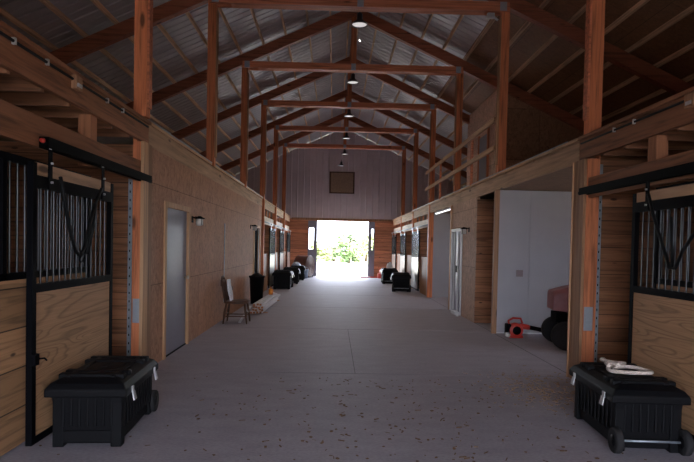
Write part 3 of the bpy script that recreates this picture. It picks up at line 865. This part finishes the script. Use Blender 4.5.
# ------------------------------------------------------------------ tool chests
def chest():
    """wheeled tool chest; long side along y, latches on +x, wheels at +y end"""
    r = thing('tool_chest', '', 'chest', (0, 0, 0))
    L, W, H = .90, .50, .385
    bm = bmesh.new()
    def taper(x0, x1, y0, y1, z0, z1, t):
        vs = [bm.verts.new(p) for p in ((x0 + t, y0 + t, z0), (x1 - t, y0 + t, z0), (x1 - t, y1 - t, z0), (x0 + t, y1 - t, z0), (x0, y0, z1), (x1, y0, z1), (x1, y1, z1), (x0, y1, z1))]
        for f in ((3, 2, 1, 0), (4, 5, 6, 7), (0, 1, 5, 4), (1, 2, 6, 5), (2, 3, 7, 6), (3, 0, 4, 7)): bm.faces.new([vs[i] for i in f])
    taper(-W / 2, W / 2, -L / 2, L / 2, .02, H, .03)
    # ribs on all four sides
    for i in range(7):
        x = -W / 2 + .08 + i * (W - .16) / 6
        for e in (-1, 1): bx(bm, x - .011, x + .011, e * (L / 2 - .006) - .008, e * (L / 2 - .006) + .008, .15, H - .02)
    bx(bm, -W / 2 + .02, W / 2 - .02, -L / 2 + .008, -L / 2 + .03, .03, .12)
    for i in range(10):
        y = -L / 2 + .09 + i * (L - .18) / 9
        for e in (-1, 1): bx(bm, e * (W / 2 - .008) - .008, e * (W / 2 - .008) + .008, y - .013, y + .013, .12, H - .02)
    for ex in (-1, 1):
        for ey in (-1, 1): bx(bm, ex * (W / 2 - .045) - .04, ex * (W / 2 - .045) + .04, ey * (L / 2 - .045) - .04, ey * (L / 2 - .045) + .04, 0, H - .005)
    obj('body', bm, M['plastic'], r, bevel=.008)
    bm = bmesh.new()
    w, l = W / 2 + .038, L / 2 + .04
    vs = []
    for z, k in ((H - .01, .0), (H + .045, .0), (H + .085, .03), (H + .115, .09)):
        vs.append([bm.verts.new((sx * (w - k), sy * (l - k), z)) for sx, sy in ((-1, -1), (1, -1), (1, 1), (-1, 1))])
    for a, b in zip(vs, vs[1:]):
        for i in range(4): j = (i + 1) % 4; bm.faces.new((a[i], a[j], b[j], b[i]))
    bm.faces.new(vs[0][::-1]); bm.faces.new(vs[-1])
    for y in (-.33, -.2, .2, .33): bx(bm, -w + .05, w - .05, y - .035, y + .035, H + .09, H + .135)
    bx(bm, -.12, .12, -.13, .13, H + .1, H + .128)
    for e in (-1, 1): bx(bm, e * .16 - .02, e * .16 + .02, -l + .1, l - .1, H + .1, H + .13)
    lid = obj('lid', bm, M['plastic'], r, bevel=.01)
    bm = bmesh.new(); bx(bm, -.02, .02, -.08, .08, H + .128, H + .131); tag(obj('label_plate', bm, M['rubber'], lid), 'grey name strip')
    for y in (-.33, .33):
        bm = bmesh.new()
        bx(bm, W / 2 + .028, W / 2 + .046, y - .022, y + .022, H - .005, H + .04)
        vs2 = [bm.verts.new(p) for p in ((W / 2 + .042, y - .024, H), (W / 2 + .042, y + .024, H), (W / 2 + .055, y + .03, H - .065), (W / 2 + .055, y - .03, H - .065))]
        vs3 = [bm.verts.new((v.co.x + .01, v.co.y, v.co.z + .004)) for v in vs2]
        bm.faces.new(vs2[::-1]); bm.faces.new(vs3)
        for i in range(4): j = (i + 1) % 4; bm.faces.new((vs2[i], vs2[j], vs3[j], vs3[i]))
        tag(obj('latch', bm, M['chrome'], r), 'bright steel latch')
    for e in (-1, 1):
        bm = bmesh.new(); lathe(bm, [(.04, -.024), (.088, -.026), (.095, -.018), (.095, .018), (.088, .026), (.04, .024)], 24, axis='X')
        wh = obj('wheel', bm, M['rubber'], r, (e * (W / 2 - .0), L / 2 + .03, .095))
        bm = bmesh.new(); lathe(bm, [(.0, -.03), (.045, -.028), (.05, 0), (.045, .028), (.0, .03)], 16, axis='X')
        for a in range(5): 
            t = a * 2 * PI / 5; bar3(bm, (0, .04 * math.cos(t), .04 * math.sin(t)), (0, .085 * math.cos(t), .085 * math.sin(t)), .05, .014, up=(0, math.cos(t + 1.57), math.sin(t + 1.57)))
        obj('hub', bm, M['plastic'], wh)
    bm = bmesh.new(); tube(bm, [(-W / 2, L / 2 + .03, .095), (W / 2, L / 2 + .03, .095)], .009, 8); obj('axle', bm, M['galv'], r)
    return r
ch = chest()
ch.location = (-1.80, 4.70, 0); ch.rotation_euler = (0, 0, .06)
ch['label'] = 'big black wheeled plastic tool chest by the near left stall door'
ch['group'] = 'tool chests'
dup(ch, (2.42, 4.74, 0), PI - .07, 'black wheeled tool chest with pale rope on its lid, by the near right door')
for x, y, rz, lab in ((-1.80, 20.2, .0, 'black tool chest beside the left far stalls, just past the white boards'),
                      (-1.72, 22.9, .05, 'black tool chest with bright latches on the left, second of the far row'),
                      (-1.62, 25.3, .05, 'smallest-looking black chest on the left, in front of the brown drum'),
                      (2.40, 20.1, PI - .08, 'black tool chest by the right far stalls, nearer of the pair'),
                      (2.36, 24.1, PI, 'black tool chest by the right far stalls, farther of the pair')):
    o = dup(ch, (x + (.06 if x < 0 else -.06), y, 0), rz, lab)
    o.scale = (1.15, 1.1, 1.2)
# bundles on the far chests
r = thing('blanket_bundle', 'blue-grey folded blanket lying on the farthest left chest', 'blanket', (-1.62, 25.3, .622))
bm = bmesh.new(); bmesh.ops.create_icosphere(bm, subdivisions=3, radius=1)
for v in bm.verts: v.co = Vector((v.co.x * .2, v.co.y * .32, max(0, v.co.z) * .13 * (1 + .3 * math.sin(v.co.x * 9 + v.co.y * 7))))
obj('folds', bm, M['blue'], r)
r = thing('feed_bag', 'crumpled white bag on the farther right chest', 'bag', (2.32, 24.1, .622))
bm = bmesh.new(); bmesh.ops.create_icosphere(bm, subdivisions=3, radius=1)
for v in bm.verts: v.co = Vector((v.co.x * .13, v.co.y * .2, max(0, v.co.z) * .2 * (1 + .35 * math.sin(v.co.x * 8 + v.co.y * 6))))
obj('sack', bm, M['white'], r)
# rope on the right chest
r = thing('rope_coil', 'pale lead rope looped on the lid of the near right tool chest', 'rope', (2.43, 4.74, .532))
pts = []
ctrl = [(-.02, .34), (-.08, .30), (.03, .22), (.10, .18), (.0, .10), (-.16, .0), (-.19, -.12), (-.08, -.22), (.05, -.25), (.13, -.18), (.14, -.08), (.05, -.0), (-.05, .0), (-.13, -.03)]
for i in range(len(ctrl) - 1):
    for t in range(4):
        a, b = Vector(ctrl[i]), Vector(ctrl[i + 1]); q = a.lerp(b, t / 4); pts.append((q.x, q.y, .014 + .008 * math.sin(i * 1.7 + t)))
for _ in range(3):
    pts = [pts[0]] + [tuple((Vector(pts[i - 1]) + Vector(pts[i]) * 2 + Vector(pts[i + 1])) / 4) for i in range(1, len(pts) - 1)] + [pts[-1]]
bm = bmesh.new(); tube(bm, [(x, y, z + .006) for x, y, z in pts], .016, 8); obj('rope', bm, M['rope'], r)
bm = bmesh.new(); tube(bm, [(-.17 + .09 * (i / 9), -.06 + .14 * math.sin(i / 9 * 3), .045) for i in range(10)], .015, 8); obj('rope_end', bm, M['rope'], r)

# ------------------------------------------------------------------ old chair with a paper on its back
r = thing('wooden_chair', 'old dark wooden chair with rounded back against the left wall', 'chair', (-1.83, 11.15, 0), -PI / 2 + .0)
# local: +y is forward (world +x), x across
bm = bmesh.new(); SZ = .40
pr = []
for i in range(24):
    a = 2 * PI * i / 24; cx = math.copysign(abs(math.cos(a)) ** .6, math.cos(a)); sy = math.copysign(abs(math.sin(a)) ** .6, math.sin(a)); pr.append((cx * (.24 if sy > -.2 else .22), sy * .235))
lo = [bm.verts.new((x, y, SZ - .02)) for x, y in pr]; hi = [bm.verts.new((x * 1.01, y * 1.01, SZ + .018 + (.01 if y > 0 else 0))) for x, y in pr]
bm.faces.new(lo[::-1]); bm.faces.new(hi)
for i in range(24): j = (i + 1) % 24; bm.faces.new((lo[i], lo[j], hi[j], hi[i]))
obj('seat', bm, M['oak'], r, bevel=.006)
for sx in (-1, 1):
    for sy in (-1, 1):
        bm = bmesh.new(); tube(bm, [(sx * .17, sy * .17, SZ - .02), (sx * .19, sy * .195, .22), (sx * .21, sy * .22, 0)], [.018, .024, .014], 10); obj('leg', bm, M['oak'], r)
bm = bmesh.new(); tube(bm, [(-.195, -.2, .17), (.195, -.2, .17)], .011, 8); tube(bm, [(-.195, .2, .2), (.195, .2, .2)], .013, 8)
for sx in (-1, 1): tube(bm, [(sx * .195, -.2, .14), (sx * .195, .2, .14)], .011, 8)
obj('stretcher', bm, M['oak'], r)
bm = bmesh.new(); arc = [(.20 * math.cos(a), -.2 - .05 * math.sin(a) - .03, SZ + .22 + .26 * math.sin(a)) for a in [PI * i / 14 for i in range(15)]]
tube(bm, [(.19, -.19, SZ)] + arc + [(-.19, -.19, SZ)], .017, 10); obj('back_bow', bm, M['oak'], r)
for x in (-.13, -.065, 0, .065, .13):
    bm = bmesh.new(); zt = SZ + .22 + .26 * math.sqrt(1 - (x / .2) ** 2); tube(bm, [(x * .9, -.19, SZ), (x, -.28, zt)], .008, 8); obj('spindle', bm, M['oak'], r)
bm = bmesh.new(); bx(bm, -.17, .17, -.285, -.262, SZ + .30, SZ + .42); obj('back_slat', bm, M['oak'], r)
rr = thing('paper_sheet', 'white printed paper sack leaning on the back of the old chair', 'paper', (-1.96, 11.2, .421), -PI / 2)
bm = bmesh.new(); nx = 6
g0 = [[bm.verts.new((-.13 + .26 * i / nx, -.06 * (j / 6) + .008 * math.sin(i * 1.3 + j), j / 6 * .4)) for i in range(nx + 1)] for j in range(7)]
g1 = [[bm.verts.new((v.co.x, v.co.y + .03, v.co.z)) for v in row] for row in g0]
for g_, fl in ((g0, 0), (g1, 1)):
    for j in range(6):
        for i in range(nx): q = (g_[j][i], g_[j][i + 1], g_[j + 1][i + 1], g_[j + 1][i]); bm.faces.new(q if fl else q[::-1])
for j in range(6):
    for i in (0, nx): bm.faces.new((g0[j][i], g0[j + 1][i], g1[j + 1][i], g1[j][i]))
for i in range(nx):
    for j in (0, 6): bm.faces.new((g0[j][i], g0[j][i + 1], g1[j][i + 1], g1[j][i]))
obj('sheet', bm, M['paper'], rr)
bm = bmesh.new(); bx(bm, -.06, .03, .028, .034, .2, .27); tag(obj('picture_patch', bm, M['oak'], rr), 'dark printed patch')

# ------------------------------------------------------------------ stack of white boards
bx_i = 0
for row in range(4):
    for col in range(4 - (row == 3)):
        x = -1.74 + col * .064 + (.02 if row == 1 else 0); L = 3.1 + random.uniform(-.35, .3); y0 = 12.45 + random.uniform(-.05, .15) + row * .06
        bm = bmesh.new(); bx(bm, -.025, .025, .004, L, 0, .046); 
        o = thing('white_board', 'long white-primed board lying in the stack on the floor near the old chair', 'board', (x + .012 * row, y0, .022 + row * .048), -.02, 'white boards in the stack')
        obj('board', bm, M['boardwhite'], o); bm = bmesh.new(); bx(bm, -.0252, .0252, 0, .004, -.0002, .0462); tag(obj('cut_end', bm, M['boardend'], o), 'raw orange-brown sawn end')
for y, w in ((12.8, 'near'), (15.6, 'far')):
    bm = bmesh.new(); bx(bm, -.17, .17, -.045, .045, 0, .020); tag(obj('wood_block', bm, M['boardend'], None, (-1.60, y, 0)), 'scrap wood block under the %s end of the white boards' % w, 'wood block')
bm = bmesh.new(); tube(bm, [(0, 0, .0), (0, .0, .14), (.0, .0, .145)], [.055, .055, .03], 12); tube(bm, [(0, 0, .145), (0, 0, .2)], [.02, .014], 8)
tag(obj('spray_bottle', bm, M['orange'], None, (-1.60, 15.0, .216)), 'orange-yellow bottle standing on the far end of the white boards', 'bottle')
bm = bmesh.new(); bar3(bm, (0, -.5, .02), (.03, .75, .2), .04, .02)
tag(obj('loose_stick', bm, M['boardwhite'], None, (-1.76, 11.55, 0)), 'loose pale stick leaning between the old chair and the stacked boards', 'stick')

# ------------------------------------------------------------------ trash can by the far left door
r = thing('trash_can', 'dark tapered trash can beside the far left dark door', 'bin', (-1.93, 14.75, 0))
bm = bmesh.new(); lathe(bm, [(.15, 0), (.185, .66), (.205, .67), (.205, .71), (.19, .71), (.175, .62), (.14, .04)], 24); obj('can', bm, M['plastic'], r)
bm = bmesh.new(); lathe(bm, [(.0, .60), (.13, .64), (.17, .69), (.12, .74), (.05, .78), (.0, .77)], 16); obj('bag', bm, M['strap'], r)

# ------------------------------------------------------------------ barrel drum fan by the far door, left
r = thing('drum_fan', 'large rust-brown round drum standing on its side left of the far doorway', 'fan', (-1.37, 27.2, 0), 1.15)
Rr = .48
bm = bmesh.new(); lathe(bm, [(Rr - .02, -.3), (Rr, -.32), (Rr + .015, -.3), (Rr, -.26), (Rr, .26), (Rr + .015, .3), (Rr, .32), (Rr - .02, .3), (Rr - .02, -.3)], 36, (0, 0, Rr + .06), 'Y'); obj('housing', bm, M['drum'], r)
bm = bmesh.new(); lathe(bm, [(0, -.05), (.1, -.05), (.1, .05), (0, .05)], 16, (0, 0, Rr + .06), 'Y'); obj('motor', bm, M['black'], r)
for i in range(4):
    a = i * PI / 2 + .3; bm = bmesh.new(); c, s_ = math.cos(a), math.sin(a)
    q = [(.08, -.06, .0), (.42, -.14, .03), (.42, .14, -.03), (.08, .06, -.0)]
    v1 = [bm.verts.new((c * x - s_ * w, .02 + d * 1.2, Rr + .06 + s_ * x + c * w)) for x, w, d in q]; v2 = [bm.verts.new((v.co.x, v.co.y + .008, v.co.z)) for v in v1]
    bm.faces.new(v1); bm.faces.new(v2[::-1])
    for k2 in range(4): j = (k2 + 1) % 4; bm.faces.new((v1[k2], v1[j], v2[j], v2[k2]))
    obj('blade', bm, M['drum'], r)
for e in (-.31, .31):
    bm = bmesh.new()
    for rad in [i * .035 + .05 for i in range(12)]: tube(bm, [(rad * math.cos(t), e, Rr + .06 + rad * math.sin(t)) for t in [2 * PI * i / 30 for i in range(31)]], .006, 4, False)
    for t in range(12): tube(bm, [(0, e, Rr + .06), (Rr * math.cos(t * PI / 6), e, Rr + .06 + Rr * math.sin(t * PI / 6))], .005, 4, False)
    obj('grille', bm, M['drumface'], r)
bm = bmesh.new(); lathe(bm, [(0, -.27), (Rr - .02, -.27), (Rr - .02, -.26), (0, -.26)], 30, (0, 0, Rr + .06), 'Y'); obj('shutter_disc', bm, M['drumface'], r)
bm = bmesh.new()
tube(bm, [(-.4, -.25, .02), (-.4, .25, .02)], .02, 8); tube(bm, [(.4, -.25, .02), (.4, .25, .02)], .02, 8)
for e in (-.25, .25): tube(bm, [(-.4, e, .02), (-.3, e, .18)], .02, 8); tube(bm, [(.4, e, .02), (.3, e, .18)], .02, 8); tube(bm, [(-.4, e, .02), (.4, e, .02)], .02, 8)
obj('stand', bm, M['black'], r)
r = thing('blue_bucket', 'pale blue-grey bucket beside the brown drum', 'bucket', (-1.30, 26.35, 0))
bm = bmesh.new(); lathe(bm, [(.13, 0), (.17, .40), (.18, .42), (.165, .42), (.125, .02)], 20); obj('pail', bm, M['blue'], r)
bm = bmesh.new(); tube(bm, [(.17 * math.cos(a), 0, .40 + .12 * math.sin(a)) for a in [PI * i / 8 for i in range(9)]], .006, 6); obj('handle', bm, M['galv'], r)
# red objects by the far right
r = thing('red_rake', 'long red tool lying on the floor right of the far doorway', 'tool', (1.55, 27.9, 0)); bm = bmesh.new(); tube(bm, [(0, 0, .03), (1.0, .12, .03)], .03, 8); obj('handle', bm, M['red'], r)
bm = bmesh.new(); bx(bm, -.25, 0, -.06, .06, 0.0, .05); obj('head', bm, M['red'], r)
r = thing('red_gas_can', 'small red fuel can on the floor by the far right chest', 'can', (2.2, 27.6, 0)); bm = bmesh.new(); bx(bm, -.1, .1, -.14, .14, 0, .26); obj('can', bm, M['red'], r, bevel=.03)
bm = bmesh.new(); tube(bm, [(0, .08, .26), (0, .14, .34), (0, .22, .4)], .02, 8); obj('spout', bm, M['red'], r)
bm = bmesh.new(); tube(bm, [(0, -.1, .25), (0, -.08, .33), (0, .03, .33), (0, .05, .25)], .013, 8); obj('handle', bm, M['red'], r)

# ------------------------------------------------------------------ leaf blower
r = thing('leaf_blower', 'red leaf blower with a long black tube on the floor of the right bay', 'leaf blower', (3.12, 9.85, 0))
bm = bmesh.new(); lathe(bm, [(.02, -.07), (.10, -.07), (.125, -.05), (.125, .05), (.10, .07), (.02, .07)], 26, (0, 0, .13), 'Y'); obj('fan_housing', bm, M['red'], r)
bm = bmesh.new(); bx(bm, -.115, .125, -.055, .055, .0, .05); bx(bm, -.12, .13, -.05, .06, .2, .235); obj('base', bm, M['red'], r, bevel=.01)
bm = bmesh.new(); lathe(bm, [(.0, -.082), (.065, -.08), (.075, -.068)], 20, (.01, 0, .13), 'Y'); obj('intake_grille', bm, M['black'], r)
bm = bmesh.new(); tube(bm, [(-.10, 0, .2), (-.12, 0, .29), (-.04, 0, .335), (.09, 0, .33), (.12, 0, .25)], .018, 10); obj('handle', bm, M['red'], r)
bm = bmesh.new(); bx(bm, -.17, -.08, -.06, .06, .06, .24); obj('engine', bm, M['black'], r, bevel=.015)
bm = bmesh.new(); lathe(bm, [(.0, -.03), (.045, -.03), (.045, .03), (0, .03)], 14, (-.14, -.03, .06), 'Y'); obj('fuel_tank', bm, M['glass_lamp'], r)
bm = bmesh.new(); tube(bm, [(.08, 0, .2), (.2, 0, .185), (.24, .0, .18)], [.05, .045, .042], 14); obj('nozzle', bm, M['red'], r)
bm = bmesh.new(); tube(bm, [(.22, 0, .183), (.40, .01, .15), (.80, .05, .06), (.86, .05, .05)], [.036, .036, .042, .036], 14); obj('tube', bm, M['black'], r)

# ------------------------------------------------------------------ lawn tractor in the bay
r = thing('lawn_tractor', 'dusty red lawn tractor half hidden in the right bay behind the post', 'tractor', (4.03, 9.0, 0), PI * .5 - .15); r.scale = (1.12, 1.12, 1.12)
# local: +y forward -> world -x
bm = bmesh.new()
sec = [(.55, .20, .52, .78), (.35, .24, .5, .84), (.0, .25, .48, .90), (-.1, .25, .48, .88)]
ring = []
for y, w, z0, z1 in sec: ring.append([bm.verts.new(p) for p in ((-w, y, z0), (w, y, z0), (w, y, z1 - .05), (w * .75, y, z1), (-w * .75, y, z1), (-w, y, z1 - .05))])
for a, b in zip(ring, ring[1:]):
    for i in range(6): j = (i + 1) % 6; bm.faces.new((a[i], a[j], b[j], b[i]))
bm.faces.new(ring[0][::-1]); bm.faces.new(ring[-1]); obj('hood', bm, M['dustyred'], r, bevel=.015)
bm = bmesh.new(); bx(bm, -.17, .17, -.85, .5, .36, .48); obj('chassis', bm, M['black'], r)
bm = bmesh.new(); bx(bm, -.33, .33, -.95, -.45, .50, .60); bx(bm, -.3, -.17, -.45, .05, .36, .40); bx(bm, .17, .3, -.45, .05, .36, .40); obj('fender', bm, M['dustyred'], r, bevel=.02)
bm = bmesh.new(); bx(bm, -.2, .2, -.85, -.45, .60, .68); bx(bm, -.2, .2, -.90, -.83, .62, .98); obj('seat', bm, M['black'], r, bevel=.03)
bm = bmesh.new(); tube(bm, [(0, -.12, .85), (0, -.25, .98)], .016, 8); tube(bm, [(.17 * math.cos(a), -.26 + .06 * math.sin(a), 1.0 + .12 * math.sin(a)) for a in [2 * PI * i / 20 for i in range(21)]], .014, 8, False); obj('steering_wheel', bm, M['black'], r)
for e in (-1, 1):
    bm = bmesh.new(); lathe(bm, [(.06, -.05), (.16, -.07), (.19, -.05), (.19, .05), (.16, .07), (.06, .05)], 24, axis='X'); obj('front_wheel', bm, M['rubber'], r, (e * .32, .40, .19))
    bm = bmesh.new(); lathe(bm, [(.09, -.09), (.23, -.11), (.27, -.08), (.27, .08), (.23, .11), (.09, .09)], 24, axis='X'); obj('rear_wheel', bm, M['rubber'], r, (e * .36, -.62, .27))
bm = bmesh.new(); bx(bm, -.5, .5, -.35, .18, .12, .27); obj('mower_deck', bm, M['dustyred'], r, bevel=.03)
bm = bmesh.new(); tube(bm, [(-.3, -.62, .27), (.3, -.62, .27)], .025, 8); obj('axle', bm, M['black'], r)
bm = bmesh.new(); tube(bm, [(-.28, .4, .19), (.28, .4, .19)], .02, 8); bx(bm, -.04, .04, .36, .44, .19, .4); obj('axle', bm, M['black'], r)

# ------------------------------------------------------------------ chaff and straw on the floor
def chaff(name, n, area, seed, label, s0=.006, s1=.03):
    rnd = random.Random(seed); bm = bmesh.new()
    for _ in range(n):
        x, y = area(rnd); a = rnd.uniform(0, PI); l = rnd.uniform(s0, s1); w = rnd.uniform(.002, .006)
        if rnd.random() < .45: l = rnd.uniform(.005, .014); w = l * .8
        c, s = math.cos(a), math.sin(a); z = .003
        vs = []
        for zz in (.0016, rnd.uniform(.004, .009)):
            for u, v in ((-l, -w), (l, -w), (l, w), (-l, w)): vs.append(bm.verts.new((x + u * c - v * s, y + u * s + v * c, zz)))
        for f in ((3, 2, 1, 0), (4, 5, 6, 7), (0, 1, 5, 4), (1, 2, 6, 5), (2, 3, 7, 6), (3, 0, 4, 7)): bm.faces.new([vs[i] for i in f])
    tag(obj(name, bm, M['straw'] if 'straw' in name else M['chaffmat']), label, 'straw', kind='stuff')
M['chaffmat'] = plain('brown_chaff', (.16, .09, .045), .9)
chaff('floor_chaff', 420, lambda r: (r.gauss(.6, 1.0), r.uniform(3.3, 6.6)), 3, 'brown hay chaff scattered on the near concrete')
chaff('floor_straw', 450, lambda r: (r.gauss(2.3, .3), r.gauss(6.2, .45)), 5, 'pale straw bits gathered on the floor behind the right chest')

# ------------------------------------------------------------------ trees outside
def tree(x, y, h, w, mat, label, n=2600, seed=1):
    rnd = random.Random(seed)
    r = thing('tree', label, 'tree', (x, y, -.02), 0, 'trees outside')
    bm = bmesh.new(); tube(bm, [(0, 0, 0), (.1, .05, h * .4), (.0, 0, h * .75)], [.16, .11, .04], 8)
    for i in range(7):
        a = i * 2.4; z = h * (.3 + .06 * i); tube(bm, [(0.05, 0, z), (math.cos(a) * w * .3, math.sin(a) * w * .3, z + h * .2)], [.05, .015], 6)
    obj('trunk', bm, M['bark'], r)
    bm = bmesh.new()
    blobs = [(rnd.uniform(-.32, .32) * w, rnd.uniform(-.3, .3) * w, h * rnd.uniform(.06, .78), rnd.uniform(.18, .3) * w) for _ in range(12)]
    for _ in range(n):
        b = rnd.choice(blobs); d = Vector((rnd.gauss(0, 1), rnd.gauss(0, 1), rnd.gauss(0, 1))).normalized() * b[3] * rnd.uniform(.6, 1.05)
        c = Vector(b[:3]) + Vector((d.x, d.y, d.z * .8)); c.z = max(.15, c.z)
        u = Vector((rnd.uniform(-1, 1), rnd.uniform(-1, 1), rnd.uniform(-1, 1))).normalized(); v = u.orthogonal(); l = rnd.uniform(.08, .18)
        bm.faces.new([bm.verts.new(c + u * l), bm.verts.new(c + v * l * .6), bm.verts.new(c - u * l), bm.verts.new(c - v * l * .6)])
    obj('foliage', bm, mat, r)
tree(1.35, 52, 2.9, 2.2, M['leaf'], 'dense green bushy tree in the middle of the far doorway view', 2600, 1)
tree(3.2, 58, 3.4, 3.4, M['leaf2'], 'yellow-green tree right of the dense one, beyond the far doorway', 2600, 2)
tree(-1.3, 54, 1.9, 2.2, M['leaf2'], 'low loose bush at the left of the view through the doorway', 1500, 3)
tree(.0, 57, 1.7, 1.6, M['leaf'], 'low green bush just left of the dense bushy tree', 1500, 4)
tree(4.6, 55, 2.2, 2.6, M['leaf2'], 'low pale bush at the right edge of the doorway view', 1500, 8)

# ------------------------------------------------------------------ light
w = bpy.data.worlds.new('World'); bpy.context.scene.world = w; w.use_nodes = True
bg = w.node_tree.nodes['Background']; bg.inputs['Color'].default_value = (.78, .85, 1.0, 1); bg.inputs['Strength'].default_value = 3.0
sun = bpy.data.lights.new('Sun', 'SUN'); sun.energy = 9; sun.angle = .01; sun.color = (1, .95, .88)
so = bpy.data.objects.new('Sun', sun); C.objects.link(so); so.rotation_euler = (R(38), 0, R(35))
def portal(loc, rot, sx, sy):
    l = bpy.data.lights.new('Daylight', 'AREA'); l.shape = 'RECTANGLE'; l.size = sx; l.size_y = sy; l.cycles.is_portal = True
    o = bpy.data.objects.new('Daylight', l); C.objects.link(o); o.location = loc; o.rotation_euler = rot
portal((.42, YF + .3, 1.36), (R(-90), 0, 0), 2.5, 2.7)
portal(((NO[0] + NO[1]) / 2, YN - .2, NO[2] / 2), (R(90), 0, 0), NO[1] - NO[0], NO[2])
for n in (3, 4, 5):
    portal((OL - .12, PY(n) + 1.83, 1.75), (0, R(-90), 0), .9, 1.0); portal((OR + .12, PY(n) + 1.83, 1.75), (0, R(90), 0), .9, 1.0)
# the lamps under the tie beams
for y in LY:
    l = bpy.data.lights.new('lamp_light', 'SPOT'); l.energy = 18; l.spot_size = R(150); l.spot_blend = .6; l.shadow_soft_size = .12; l.color = (1, .9, .8)
    o = bpy.data.objects.new('lamp_light', l); C.objects.link(o); o.location = (RX, y, 5.42)

# ------------------------------------------------------------------ camera
cd = bpy.data.cameras.new('Camera'); cam = bpy.data.objects.new('Camera', cd); C.objects.link(cam)
F = 582.81; yaw, pitch, roll = R(1.3088), R(-1.4813), R(1.1728)
cd.sensor_fit = 'HORIZONTAL'; cd.sensor_width = 36; cd.lens = 36 * F / 694; cd.shift_y = 30.0 / 694
m = Matrix.Rotation(-yaw, 4, 'Z') @ Matrix.Rotation(PI / 2 + pitch, 4, 'X') @ Matrix.Rotation(roll, 4, 'Z')
cam.matrix_world = Matrix.Translation((0, 0, 1.5076)) @ m
cd.clip_start = .05; cd.clip_end = 400
bpy.context.scene.camera = cam
vs = bpy.context.scene.view_settings
vs.view_transform = 'Standard'; vs.look = 'None'; vs.gamma = 1; vs.use_curve_mapping = False; vs.exposure = 2.38
